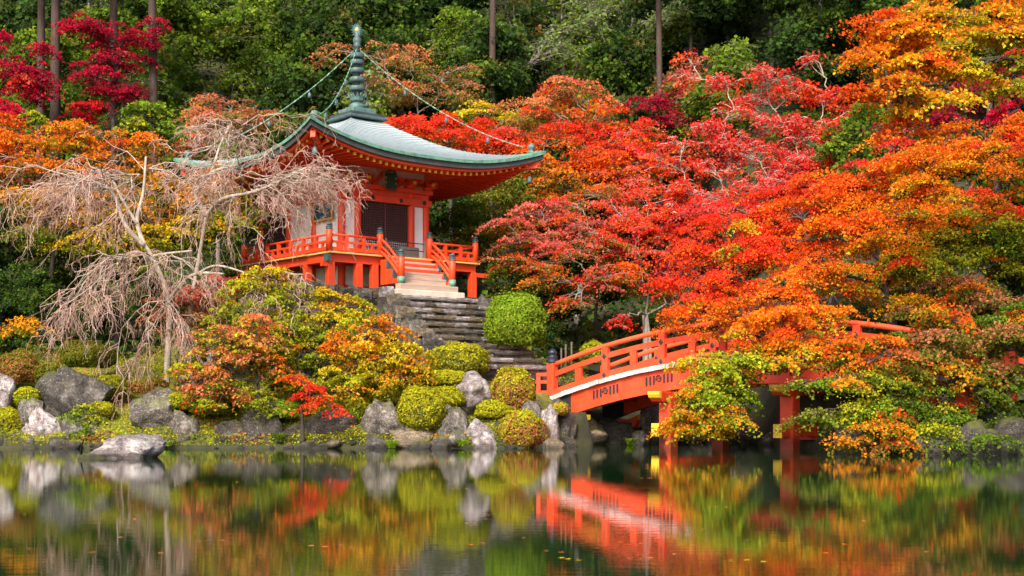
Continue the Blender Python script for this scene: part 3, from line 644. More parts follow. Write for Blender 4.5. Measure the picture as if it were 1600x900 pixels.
for y0 in (0.0, BW - 0.3):
    g = girder('girder', y0, y0 + 0.3, -1.0, -0.172, 1.05, BL - 1.05, 'bridge_red')
    girder('girder_end', y0 - 0.01, y0 + 0.31, -1.02, -0.175, -0.05, 1.048, 'black_iron', n=6)
    girder('girder_end', y0 - 0.01, y0 + 0.31, -1.02, -0.175, BL - 1.048, BL + 0.05, 'black_iron', n=6)
    girder('curb', y0 + 0.02, y0 + 0.26, 0.004, 0.26, 0.15, BL - 0.15, 'bridge_red')
    if y0 == 0.0:
        for s in (2.75, 5.25, 7.9, 10.6, 13.2, 15.8):           # carved marks: three bars, a scroll, three bars
            mb = MB()
            for k in (-3, -2, -1, 1, 2, 3):
                x = s + k * 0.17 + (0.06 if k > 0 else -0.06); zc = bz(x) - 0.50
                mb.strip([[(x + 0.045 * c_, y_, zc + 0.15 * e_) for c_, y_ in ((-1, -0.025), (1, -0.025), (1, 0.002), (-1, 0.002))] for e_ in (-1, 1)])
                mb.tube([(x - 0.03, -0.015, zc - 0.15), (x, -0.015, zc - 0.19), (x + 0.03, -0.015, zc - 0.15)], 0.02, 5)
            zc = bz(s) - 0.50
            mb.tube([(s + (0.03 + 0.11 * q / 18) * math.cos(q * 0.55), -0.015, zc + (0.03 + 0.13 * q / 18) * math.sin(q * 0.55)) for q in range(19)], 0.026, 6)
            mb.build('carved_mark', 'black_iron', g)
    MB().strip([[(s, y0 + 0.02, za), (s, y0 + 0.28, za), (s, y0 + 0.28, zb_), (s, y0 + 0.02, zb_)] for s, za, zb_ in ((-0.3, 0.0, 0.95), (0.4, 0.10, 0.92), (1.25, 0.45, 1.0), (1.6, 0.72, 1.12), (1.75, 0.98, 1.18))]).build('corbel', 'bridge_red', bridge)
    MB().strip([[(s, y0 + 0.015, za), (s, y0 + 0.285, za), (s, y0 + 0.285, zb_), (s, y0 + 0.015, zb_)] for s, za, zb_ in ((1.752, 0.97, 1.19), (1.80, 1.0, 1.2))]).build('corbel_tip', 'yellow_paint', bridge)
MB().box(-0.5, 0.3, 0.2, BW - 0.2, 0.2, 0.9).build('abutment_beam', 'bridge_red', bridge)
for s in [1.6 + 1.55 * k for k in range(10)]:
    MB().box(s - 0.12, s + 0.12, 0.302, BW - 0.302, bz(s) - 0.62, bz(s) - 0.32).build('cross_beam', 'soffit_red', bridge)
for s in (5.6, 10.73, 15.6):                                    # piers
    zc = bz(s) - 1.0
    for y in (0.1, BW - 0.1):
        MB().box(s - 0.26, s + 0.26, y - 0.26, y + 0.26, -1.3, zc - 0.42).build('pier', 'bridge_red', bridge, bevel=0.02)
        sg = -1 if y < 1 else 1
    MB().box(s - 0.24, s + 0.24, -0.55, BW + 0.55, zc - 0.418, zc - 0.04).build('cap_beam', 'bridge_red', bridge, bevel=0.02)
    for yy, sg in ((-0.55, -1), (BW + 0.55, 1)):
        MB().strip([[(s - 0.26, yy + sg * a, zc - 0.03), (s + 0.26, yy + sg * a, zc - 0.03), (s + 0.26, yy + sg * a, zc + b_), (s - 0.26, yy + sg * a, zc + b_)] for a, b_ in ((0.003, -0.43), (0.12, -0.40), (0.2, -0.30), (0.28, -0.26), (0.34, -0.14))]).build('cap_end', 'bridge_red', bridge)
        MB().strip([[(s - 0.262, yy + sg * a, zc - 0.028), (s + 0.262, yy + sg * a, zc - 0.028), (s + 0.262, yy + sg * a, zc + b_), (s - 0.262, yy + sg * a, zc + b_)] for a, b_ in ((0.20, -0.302), (0.28, -0.262), (0.345, -0.142))]).build('cap_tip', 'yellow_paint', bridge)
    MB().box(s - 0.16, s + 0.16, -0.75, BW + 0.75, 0.42, 0.88).build('tie_beam', 'bridge_red', bridge, bevel=0.02)
    for yy, sg in ((-0.752, -1), (BW + 0.752, 1)): MB().box(s - 0.17, s + 0.17, *sorted((yy, yy + sg * 0.03)), 0.41, 0.89).build('tie_end', 'yellow_paint', bridge)
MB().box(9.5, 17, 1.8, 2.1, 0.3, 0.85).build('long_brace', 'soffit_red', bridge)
# railings of the bridge
bnew = MB().box(-0.17, 0.17, -0.17, 0.17, 0, 1).mesh('newel_post', bevel=0.02); bnew.materials.append(MATS['bridge_red'])
dia = MB().add([(-0.1, 0, 0), (0, 0, -0.13), (0.1, 0, 0), (0, 0, 0.13), (0, -0.02, 0)], [(0, 1, 4), (1, 2, 4), (2, 3, 4), (3, 0, 4), (3, 2, 1, 0)]).mesh('iron_diamond'); dia.materials.append(MATS['black_iron'])
for y in (0.14, BW - 0.14):
    pts = [(s, y, bz(s) + 1.28) for s in np.linspace(0.1, BL - 0.1, 49)]
    MB().tube(pts, 0.095, 12).build('top_rail', 'bridge_rail', bridge)
    girder('middle_rail', y - 0.06, y + 0.06, 0.78, 0.98, 0.1, BL - 0.1, 'bridge_red')
    fence = [0.0] + [2.35 + 2.55 * k for k in range(6)][:6]
    for k in range(1, 7):
        s = BL * k / 7; z = bz(s)
        p = MB().box(s - 0.14, s + 0.14, y - 0.10, y + 0.10, z + 0.01, z + 1.22).build('rail_post', 'bridge_red', bridge, bevel=0.012)
        for dz_ in (0.14, 0.88): link('iron_diamond', dia, None, p, (s, y - 0.125, z + dz_))
    for k in range(7):
        s = BL * (k + 0.5) / 7; z = bz(s)
        MB().box(s - 0.15, s + 0.15, y - 0.05, y + 0.05, z + 0.262, z + 0.779).build('rail_strut', 'bridge_red', bridge)
    for s in (0.0, BL):
        o = newel(s, y, bz(s) - 0.25, 1.62, bridge, 1.0, gibb, bnew, 1.75)
# the wing railing left of the bridge
a = P(777, 625, 57.6); wg = thing('wing_railing', 'short red railing with dark finial beside the left end of the bridge', 'railing', (a.x, a.y, a.z), 0)
e = BR0 + BY * 0.14 + Vector((-0.2, 0, 0)); d = e - a; d.z = 0
for z, hh, nm in ((1.02, 0.14, 'top_rail'), (0.72, 0.13, 'middle_rail'), (0.3, 0.14, 'bottom_rail')):
    MB().beam((0.1, 0, z), (d.x, d.y, z), 0.12, hh).build(nm, 'bridge_red', wg, bevel=0.01)
for tt in (0.28, 0.55, 0.82): MB().box(d.x * tt - 0.08, d.x * tt + 0.08, d.y * tt - 0.07, d.y * tt + 0.07, 0, 0.95).build('rail_post', 'bridge_red', wg)
newel(0, 0, -0.4, 1.58, wg, 0.85, gibb, bnew, 1.9)

# ------------------------------------------------------------------ boulders
def vor(q):
    d_ = noise.voronoi(q)[0]; return min(0.6, d_[1] - d_[0])
def boulder_mesh(seed, sub=3, cuts=15):
    rnd = random.Random(seed); bm = bmesh.new(); bmesh.ops.create_icosphere(bm, subdivisions=sub, radius=1)
    planes = []
    for _ in range(cuts):
        nv = Vector((rnd.gauss(0, 1), rnd.gauss(0, 1), rnd.gauss(0.15, 0.8))).normalized(); planes.append((nv, rnd.uniform(0.5, 0.88)))
    off = Vector((rnd.uniform(-50, 50), rnd.uniform(-50, 50), rnd.uniform(-50, 50)))
    for v in bm.verts:
        p = v.co.copy()
        for nv, dd in planes:
            k = p.dot(nv) - dd
            if k > 0: p -= nv * k * 0.92
        q = p + off
        p *= 1 + 0.20 * noise.noise(q * 1.2) + 0.32 * (vor(q * 1.15) - 0.3) + 0.12 * (vor(q * 2.9) - 0.3) + 0.05 * noise.noise(q * 5) - 0.05 * (1 - min(1, abs(noise.noise(q * 4.5)) * 5)) + 0.03 * noise.noise(q * 12)
        v.co = p
    zs = [v.co.z for v in bm.verts]; xs_ = [v.co.x for v in bm.verts]
    fx, fz = 2 / (max(xs_) - min(xs_)), 2 / (max(zs) - min(zs))
    for v in bm.verts: v.co = Vector((v.co.x * fx, v.co.y * fx, (v.co.z - min(zs)) * fz - 1))
    for f_ in bm.faces: f_.smooth = True
    for e_ in bm.edges:
        if len(e_.link_faces) == 2 and e_.calc_face_angle(0) > 0.42: e_.smooth = False
    me = bpy.data.meshes.new('boulder'); bm.to_mesh(me); bm.free(); return me
ROCKS = [
 (2, 607, 22, 26, 52.6, 'rock_pale', 'pale boulder cut by the left picture edge'),
 (104, 622, 62, 52, 52.0, 'rock_grey', 'largest grey boulder with a flat sloping top on the left bank'),
 (46, 642, 24, 24, 51.6, 'rock_grey', 'small grey boulder left of the largest boulder'),
 (66, 668, 34, 34, 51.2, 'rock_pale', 'purplish leaning rock at the waterline left of the sapling'),
 (24, 688, 30, 16, 51.0, 'rock_grey', 'low rock at the waterline in the left corner'),
 (112, 676, 32, 30, 51.1, 'rock_grey', 'grey rock behind the bright green sapling'),
 (198, 701, 56, 24, 40.6, 'rock_pale', 'broad flat pale rock lying in the water'),
 (150, 714, 30, 7, 40.4, 'rock_dark', 'thin rock shelf at the left of the flat rock in the water'),
 (238, 640, 48, 38, 51.9, 'rock_grey', 'flat topped boulder under the hanging cherry twigs'),
 (284, 672, 36, 34, 51.3, 'rock_grey', 'mossy grey rock at the waterline below the flat topped boulder'),
 (352, 682, 38, 26, 51.2, 'rock_grey', 'round grey rock at the waterline below the salmon maple'),
 (402, 674, 36, 36, 51.4, 'rock_dark', 'dark rock at the waterline under the salmon maple trunk'),
 (450, 684, 34, 24, 51.3, 'rock_dark', 'dark low rock under the scarlet maple'),
 (512, 672, 46, 38, 51.5, 'rock_dark', 'broad dark rock at the water right of the scarlet maple'),
 (596, 654, 36, 32, 51.3, 'rock_grey', 'dark boulder with pale top left of the clipped azalea'),
 (582, 690, 24, 14, 51.0, 'rock_grey', 'low stone at the water below the pale topped dark boulder'),
 (644, 682, 36, 22, 51.0, 'rock_ochre', 'brownish rock at the water below the clipped azalea'),
 (708, 664, 30, 36, 51.5, 'rock_grey', 'upright grey rock between two clipped azaleas'),
 (733, 610, 42, 32, 52.9, 'rock_pale', 'large white and purple boulder in the moss below the steps'),
 (755, 680, 29, 27, 50.9, 'rock_pale', 'white boulder at the waterline left of the reddish azalea'),
 (690, 692, 24, 12, 50.8, 'rock_dark', 'low dark stone at the water left of the white boulder'),
 (832, 650, 20, 26, 52.0, 'rock_grey', 'grey stone leaning between the two rightmost azaleas and the bridge'),
 (858, 664, 18, 34, 51.8, 'rock_pale', 'tall pale stone at the left foot of the bridge'),
 (862, 693, 18, 9, 51.0, 'rock_ochre', 'small ochre stone in the water at the foot of the bridge'),
 (880, 668, 21, 32, 53.7, 'rock_grey', 'grey stone under the left bridge end beside the tall pale stone'),
 (902, 676, 24, 27, 54.6, 'rock_ochre', 'brown stone at the water under the left bridge end'),
 (886, 692, 18, 11, 52.8, 'rock_dark', 'low dark stone at the water under the left bridge end'),
 (868, 634, 15, 12, 54.0, 'rock_grey', 'small grey stone just below the bridge newel'),
 (315, 560, 26, 16, 54.5, 'rock_pale', 'pale stone half hidden behind the salmon maple'),
 (648, 496, 24, 22, 57.9, 'rock_pale', 'bluish boulder beside the left edge of the steps'),
 (640, 525, 24, 18, 57.4, 'rock_grey', 'grey boulder below the bluish one beside the steps'),
 (612, 520, 22, 16, 57.3, 'rock_grey', 'grey boulder at the foot of the retaining wall'),
 (752, 474, 17, 16, 60.2, 'rock_grey', 'grey stone at the right end of the top step'),
 (700, 548, 26, 14, 55.6, 'rock_pale', 'pale stone showing behind the olive azalea'),
 (912, 672, 40, 26, 56.2, 'rock_ochre', 'brown rock face under the left end of the bridge'),
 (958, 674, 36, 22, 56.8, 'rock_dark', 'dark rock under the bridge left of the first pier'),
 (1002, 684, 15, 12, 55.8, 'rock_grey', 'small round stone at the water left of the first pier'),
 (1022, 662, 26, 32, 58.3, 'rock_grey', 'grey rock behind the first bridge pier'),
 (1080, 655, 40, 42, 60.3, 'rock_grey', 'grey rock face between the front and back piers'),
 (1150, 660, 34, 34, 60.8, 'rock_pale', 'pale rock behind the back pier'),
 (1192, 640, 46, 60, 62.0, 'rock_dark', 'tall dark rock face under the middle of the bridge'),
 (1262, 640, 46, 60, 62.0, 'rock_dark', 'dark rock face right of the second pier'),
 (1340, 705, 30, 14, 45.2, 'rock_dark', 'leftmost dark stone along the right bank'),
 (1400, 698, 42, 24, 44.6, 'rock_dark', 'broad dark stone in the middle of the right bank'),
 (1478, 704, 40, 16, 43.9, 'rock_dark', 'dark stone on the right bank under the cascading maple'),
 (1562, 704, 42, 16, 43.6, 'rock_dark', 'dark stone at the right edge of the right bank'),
]
for k, (px, py, rx, ry, Y, mat, lab) in enumerate(ROCKS):
    me = boulder_mesh(k * 3 + 11, 4 if rx >= 28 else 3); me.materials.append(MATS[mat])
    c = P(px, py, Y); sc_ = Y / F
    dz = 0.35 if py + ry > 690 else 0.25                          # sunk into water or soil
    o = link('boulder', me, None, None, (c.x, c.y + rx * sc_ * 0.5, c.z - dz / 2), (0, 0, 0), (rx * sc_ * 1.04, rx * sc_ * 0.85, ry * sc_ * 0.98 + dz / 2))
    tag(o, lab, 'rock', 'boulders on the pond banks')
# small stones that line the water
rs = random.Random(9); SMALL = {}
for m_ in ('rock_grey', 'rock_dark', 'rock_ochre', 'rock_pale'):
    SMALL[m_] = []
    for k in range(4): me = boulder_mesh(900 + k * 5 + len(m_), 2, 9); me.materials.append(MATS[m_]); SMALL[m_].append(me)
for k in range(52):
    x = -18.8 + 20.6 * k / 51 + rs.uniform(-0.25, 0.25); y = float(shore(x)) + 0.05 + rs.uniform(-0.3, 0.9); s = 0.10 + 0.42 * rs.random() ** 2
    o = link('shore_stone', rs.choice(SMALL[rs.choice(('rock_grey', 'rock_dark', 'rock_dark', 'rock_dark', 'rock_ochre'))]), None, None, (x, y, max(0, float(ground(x, y)) * 0.8)), (rs.uniform(-0.4, 0.4), rs.uniform(-0.4, 0.4), rs.uniform(0, 6)), (s * rs.uniform(1, 1.6), s, s * rs.uniform(0.6, 1.0)))
    tag(o, 'small stone lining the waterline of the left bank', 'stone', 'small stones along the left waterline')
for k in range(40):
    x = 2.0 + 15 * k / 39 + rs.uniform(-0.2, 0.2); y = float(shore(x)) + rs.uniform(-0.1, 0.7); s = rs.uniform(0.3, 0.75)
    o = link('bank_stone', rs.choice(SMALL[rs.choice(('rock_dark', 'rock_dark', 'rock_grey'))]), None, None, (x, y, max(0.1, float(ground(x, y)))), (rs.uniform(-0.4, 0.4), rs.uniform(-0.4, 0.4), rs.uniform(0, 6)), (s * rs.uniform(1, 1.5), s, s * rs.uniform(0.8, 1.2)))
    tag(o, 'dark stone lining the shaded bank under and right of the bridge', 'stone', 'dark stones along the shaded bank')

# ------------------------------------------------------------------ clipped shrubs
def shrub(px, py, rx, ry, Y, top, low, lab, leaf=0.07, n=None, name='clipped_shrub', cat='shrub', mixlow=0.8, group='clipped shrubs'):
    rng = np.random.default_rng(int(px * 7 + py)); s = Y / F; R3 = np.array([rx * s, rx * s * 0.9, ry * 2 * s])
    base = P(px, py + ry, Y); base = Vector((base.x, base.y + rx * s * 0.4, base.z))
    zc = R3[2] * 0.42; Rz = R3[2] - zc
    n = n or int(rx * ry * 8) + 1200
    u = rng.normal(size=(n, 3)); u /= np.linalg.norm(u, axis=1, keepdims=True)
    u[:, 2] = np.where(u[:, 2] < -0.75, -u[:, 2], u[:, 2])
    su = np.sign(u) * np.abs(u) ** 0.85; su /= np.linalg.norm(su, axis=1, keepdims=True) ** 0.75
    f1 = rng.normal(size=3) * 2; f2 = rng.normal(size=3) * 2
    lump = 1 + sum(a_ * np.sin(u @ (rng.normal(size=3) * fr) + rng.random() * 6) for fr, a_ in ((2, .04), (2.5, .04), (3.5, .035), (4.5, .03), (5, .025), (6, .025), (8, .02), (9, .02), (11, .018), (13, .018), (16, .015)))
    rad = (lump * (1 - 0.12 * rng.random(n) ** 2 + 0.14 * (rng.random(n) > 0.96) * rng.random(n)))[:, None]
    p = su * rad * np.array([R3[0], R3[1], 1]); p[:, 2] = zc + su[:, 2] * rad[:, 0] * np.where(su[:, 2] > 0, Rz, zc * 1.15)
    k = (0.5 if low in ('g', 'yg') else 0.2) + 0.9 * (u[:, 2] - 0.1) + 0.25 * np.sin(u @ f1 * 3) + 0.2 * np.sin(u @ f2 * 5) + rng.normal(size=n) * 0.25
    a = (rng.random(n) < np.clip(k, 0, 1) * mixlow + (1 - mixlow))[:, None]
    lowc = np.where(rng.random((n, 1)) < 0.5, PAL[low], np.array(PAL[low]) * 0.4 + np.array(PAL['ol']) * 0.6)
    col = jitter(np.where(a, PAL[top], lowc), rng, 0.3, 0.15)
    t_ = thing(name, lab, cat, base, 0, group)
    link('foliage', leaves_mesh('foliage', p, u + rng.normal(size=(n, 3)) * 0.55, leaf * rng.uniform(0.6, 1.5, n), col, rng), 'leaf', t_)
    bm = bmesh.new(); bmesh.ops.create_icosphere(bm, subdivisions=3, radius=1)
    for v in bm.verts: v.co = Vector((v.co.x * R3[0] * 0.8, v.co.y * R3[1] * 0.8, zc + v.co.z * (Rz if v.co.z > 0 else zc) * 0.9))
    me = bpy.data.meshes.new('inner_core'); bm.to_mesh(me); bm.free(); link('inner_core', me, 'shrub_core', t_)  # solid dark core filling the leaf shell behind its gaps, no modelled twigs
    return t_
shrub(806, 503, 53, 42, 57.2, 'lg', 'g', 'large round bright green bush right of the steps', 0.085, 20000)
shrub(801, 612, 38, 34, 52.9, 'yg', 'br', 'round azalea with rusty leaves just left of the bridge newel')
shrub(815, 672, 38, 32, 51.3, 'yg', 'br', 'lowest reddish brown azalea at the water near the bridge')
shrub(656, 640, 39, 36, 51.3, 'yg', 'ol', 'square clipped azalea at the water with brown lower front')
shrub(714, 562, 50, 28, 54.4, 'yg', 'ol', 'broad olive azalea mound below the steps')
shrub(130, 554, 44, 22, 54.2, 'ol', 'g', 'flat dome of olive azalea behind the largest boulder')
shrub(27, 574, 32, 26, 54.0, 'ol', 'br', 'brownish azalea dome near the left picture edge')
shrub(80, 582, 26, 18, 53.6, 'ol', 'g', 'small olive azalea between the two left domes')
shrub(8, 662, 24, 26, 51.6, 'yg', 'ol', 'yellow green azalea low at the left picture edge')
shrub(40, 620, 22, 15, 52.2, 'yg', 'g', 'small mossy azalea above the leaning purple rock')
shrub(170, 602, 26, 16, 53.2, 'yg', 'ol', 'small green azalea right of the largest boulder')
shrub(874, 640, 17, 10, 53.2, 'yg', 'br', 'little azalea tucked under the left end of the bridge')
shrub(930, 552, 24, 18, 62.5, 'yg', 'g', 'olive bush seen through the bridge railing')
shrub(640, 588, 46, 18, 53.2, 'yg', 'ol', 'low bright moss mound left of the white boulder')
shrub(690, 620, 36, 16, 52.2, 'yg', 'yg', 'bright yellow green mound under the white boulder')
shrub(605, 618, 40, 16, 52.4, 'yg', 'ol', 'yellow green mound behind the dark boulder')
shrub(770, 640, 26, 14, 52.2, 'yg', 'yg', 'small bright mound between the white boulders')
shrub(330, 630, 36, 22, 52.2, 'lg', 'g', 'leafy green bush under the salmon maple')
shrub(230, 602, 30, 14, 53.0, 'ol', 'br', 'low brownish bush at the foot of the bare cherry trees')
shrub(560, 640, 30, 20, 52.3, 'yg', 'g', 'green bush under the orange maple')
shrub(300, 555, 24, 18, 54.4, 'lg', 'g', 'green bush right of the cherry trunks')

shrub(280, 628, 26, 14, 52.3, 'yg', 'g', 'small mossy bush right of the flat topped boulder')
shrub(440, 640, 30, 16, 52.0, 'lg', 'g', 'leafy bush between the salmon maple and the dark rocks')
shrub(500, 640, 26, 14, 52.2, 'yg', 'ol', 'low yellow green bush behind the scarlet maple spray')
shrub(155, 640, 22, 12, 52.0, 'yg', 'ol', 'low mossy bush at the right foot of the largest boulder')
shrub(700, 590, 30, 12, 53.2, 'yg', 'yg', 'bright mound between the olive azalea and the white boulder')

# ------------------------------------------------------------------ ground cover
def cover(name, label, n, xr, dr, size, cols, seed, upb=1.0):
    rng = np.random.default_rng(seed); x = rng.uniform(*xr, n); d = dr[0] + (dr[1] - dr[0]) * rng.random(n) ** 1.2; y = shore(x) + d
    tx = (x - BR0.x) * BX.x + (y - BR0.y) * BX.y; ty = (x - BR0.x) * BY.x + (y - BR0.y) * BY.y
    lx = (x - PC.x) * PU.x + (y - PC.y) * PU.y; ly = (x - PC.x) * PV.x + (y - PC.y) * PV.y
    ok = ~((tx > -2.8) & (ty > -0.6) & (ty < BW + 0.6)) & ~((np.abs(lx) < 2.4) & (ly < -4.0) & (ly > -13)) & ~((np.abs(lx) < 4.4) & (np.abs(ly) < 5.6))
    x, y = x[ok], y[ok]; n = len(x); z = ground(x, y) + rng.random(n) ** 2 * size * 1.6
    k = np.sin(x * 1.7 + 2 * np.sin(y * 1.1)) + np.sin(y * 2.3 + x) + rng.normal(size=n) * 0.8
    cs = np.array([PAL[c] for c in cols]); col = cs[np.clip(((k + 2.4) / 4.8 * len(cs)).astype(int), 0, len(cs) - 1)]
    o = link(name, leaves_mesh(name, np.stack([x, y, z], 1), rng.normal(size=(n, 3)) * 0.7 + np.array([0, -0.3, upb]), size * rng.uniform(0.6, 1.4, n), jitter(col, rng, 0.35, 0.15), rng), 'leaf')
    return tag(o, label, 'ground cover', kind='stuff')
cover('moss_cover', 'yellow green moss and small plants covering the near bank', 52000, (-21, 3.5), (0.1, 9), 0.075, ('g', 'ol', 'yg', 'yg', 'lg', 'litter'), 5)
cover('undergrowth', 'dark undergrowth covering the forest floor', 42000, (-34, 34), (8, 60), 0.32, ('bg', 'dg', 'dg', 'mg', 'ol'), 6)
cover('bank_cover', 'dark green plants covering the right bank', 14000, (11, 24), (0.05, 10), 0.11, ('dg', 'g', 'dg', 'ol'), 7)
# grass tufts and ferns at the water
def tuft(px, py, Y, n, L, col, lab, name='grass_tuft', cat='grass'):
    rng = random.Random(px); b = P(px, py, Y); mb = MB()
    for _ in range(n):
        a = rng.uniform(0, 6.28); l = L * rng.uniform(0.6, 1.2); o0 = Vector((rng.uniform(-0.12, 0.12), rng.uniform(-0.12, 0.12), 0)); dd = Vector((math.cos(a), math.sin(a), 0)); sd_ = Vector((-dd.y, dd.x, 0)) * 0.018
        pts = [o0 + dd * l * 0.65 * t_ + Vector((0, 0, l * (t_ * 1.25 - t_ * t_ * 0.8))) for t_ in (0, 0.4, 0.75, 1)]
        mb.add([pts[0] - sd_, pts[0] + sd_, pts[1] + sd_, pts[1] - sd_, pts[2] + sd_ * 0.7, pts[2] - sd_ * 0.7, pts[3]], [(0, 1, 2, 3), (3, 2, 4, 5), (5, 4, 6)])
    me = mb.mesh(name); a = me.attributes.new('col', 'FLOAT_COLOR', 'FACE'); cs = jitter([PAL[col]] * len(me.polygons), np.random.default_rng(px))
    a.data.foreach_set('color', np.concatenate([cs, np.ones((len(cs), 1))], 1).astype(np.float32).ravel())
    tag(link(name, me, 'leaf', None, b), lab, cat, 'grass tufts at the water')
tuft(612, 700, 50.5, 70, 0.55, 'lg', 'green grass tuft at the water below the pale topped dark boulder')
tuft(722, 697, 50.4, 60, 0.5, 'lg', 'green grass tuft left of the white boulder at the waterline')
tuft(985, 695, 55.2, 50, 0.5, 'g', 'grass tuft at the water under the bridge')
tuft(345, 640, 51.6, 60, 0.6, 'lg', 'arching fern above the round grey rock')
tuft(436, 690, 50.9, 50, 0.6, 'g', 'dark fern hanging beside the scarlet maple trunk')
tuft(262, 697, 50.6, 40, 0.4, 'lg', 'small grass tuft at the water left of the mossy rock')

# ------------------------------------------------------------------ trees
def bez(a, b, c, n=6): return [a * (1 - t) ** 2 + b * 2 * t * (1 - t) + c * t * t for t in [i / n for i in range(n + 1)]]
def grow(lobes, fork, rng, rnd, leaf, dens, padr, r0, up=0.7, drop=0.25, flat=0.16, twigs=True, limb_r=0.045, tw_r=0.012, fill=2.2):
    """leaf pads spread through the lobes and the branches that carry them"""
    cs, ns, ss, cols = [], [], [], []; br = MB()
    tree_nodes = [(fork.copy(), 0.0, r0)]; pairs = [(l[3], l[4]) for l in lobes]
    for (c, r, cnt, top, low) in sorted(lobes, key=lambda l: (Vector(l[0]) - fork).length):
        c = Vector(c); n0 = min(tree_nodes, key=lambda q_: (q_[0] - c).length + 0.45 * q_[1]); st0, pl0, rad0 = n0
        ln0 = (c - st0).length; rs_ = max(limb_r, rad0 * 0.82)
        mid = st0.lerp(c, 0.5) + Vector((rnd.gauss(0, .12), rnd.gauss(0, .12), 0.14)) * ln0
        pts = bez(st0, mid, c, 8)
        for k in range(1, 8): pts[k] = pts[k] + Vector((rnd.gauss(0, .035), rnd.gauss(0, .035), rnd.gauss(0, .035))) * ln0 ** 0.7
        rads = [rs_ + (limb_r * 0.8 - rs_) * t / 8 for t in range(9)]
        br.tube(pts, rads, 5, True, False)
        for k in (2, 3, 4, 5, 6, 8): tree_nodes.append((pts[k], pl0 + ln0 * k / 8, rads[k]))
        path = pts
        pm = (padr[0] + padr[1]) / 2; npad = max(4, int(fill * r[0] * r[2] * math.pi / (pm * pm)))
        per = max(12, int(cnt / npad))
        for _ in range(npad):
            u = rng.normal(size=3); u /= np.linalg.norm(u); q = np.array(c) + u * np.array(r) * rng.random() ** 0.4
            pr = rng.uniform(*padr); m = int(per * (pr / pm) ** 2 * rng.uniform(0.5, 1.25)) + 6
            th = rng.random(m) * 2 * math.pi; ph1, ph2 = rng.random(2) * 6.28
            edge = pr * (1 + 0.35 * np.sin(3 * th + ph1) + 0.22 * np.sin(5 * th + ph2))
            rr = edge * rng.random(m) ** 0.6; as_ = rng.uniform(0.45, 1.0); ro_ = rng.random() * 3.14
            ax, ay = rr * np.cos(th), rr * np.sin(th) * as_
            X = ax * math.cos(ro_) - ay * math.sin(ro_); Yy = ax * math.sin(ro_) + ay * math.cos(ro_)
            hz_ = rng.normal(size=m) * flat * pr
            tl = u * 0.25 + rng.normal(size=3) * 0.10
            Z = hz_ - drop * (rr / pr) ** 2 * pr - (X * tl[0] + Yy * tl[1])
            cs.append(np.stack([q[0] + X, q[1] + Yy, q[2] + Z], 1))
            ns.append(rng.normal(size=(m, 3)) * 0.75 + np.array([u[0] * .4, u[1] * .4 - 0.12, up]))
            ss.append(leaf * rng.uniform(0.8, 1.2) * rng.uniform(0.5, 1.5, m))
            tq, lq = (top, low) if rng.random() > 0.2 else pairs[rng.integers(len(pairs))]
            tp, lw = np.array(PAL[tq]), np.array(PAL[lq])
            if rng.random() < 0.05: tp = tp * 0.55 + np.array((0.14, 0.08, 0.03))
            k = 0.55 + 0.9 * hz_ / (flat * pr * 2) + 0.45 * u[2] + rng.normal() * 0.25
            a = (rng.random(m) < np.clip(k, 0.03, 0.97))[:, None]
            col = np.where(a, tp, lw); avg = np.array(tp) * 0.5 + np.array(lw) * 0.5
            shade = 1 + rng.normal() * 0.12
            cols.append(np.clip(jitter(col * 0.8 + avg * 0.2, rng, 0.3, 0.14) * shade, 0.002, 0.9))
            if twigs:
                qv = Vector(q); st = path[rnd.randint(4, 8)]
                md = st.lerp(qv, 0.5) + Vector((rnd.gauss(0, .1), rnd.gauss(0, .1), 0.1 * pr + rnd.gauss(0, .06)))
                br.tube(bez(st, md, qv, 4), [limb_r * 0.7, limb_r * .55, limb_r * .42, limb_r * .32, tw_r], 3, True, False)
                for _k in range(3):
                    a_ = rnd.uniform(0, 6.28); e_ = qv + Vector((math.cos(a_), math.sin(a_), 0)) * pr * rnd.uniform(.5, .95); e_.z -= drop * pr * 0.5 + (e_.x - qv.x) * tl[0] + (e_.y - qv.y) * tl[1]
                    br.tube([qv, qv.lerp(e_, 0.5) + Vector((0, 0, 0.05)), e_], [tw_r * 1.2, tw_r, tw_r * 0.5], 3, True, False)
    return np.concatenate(cs), np.concatenate(ns), np.concatenate(ss), np.concatenate(cols), br
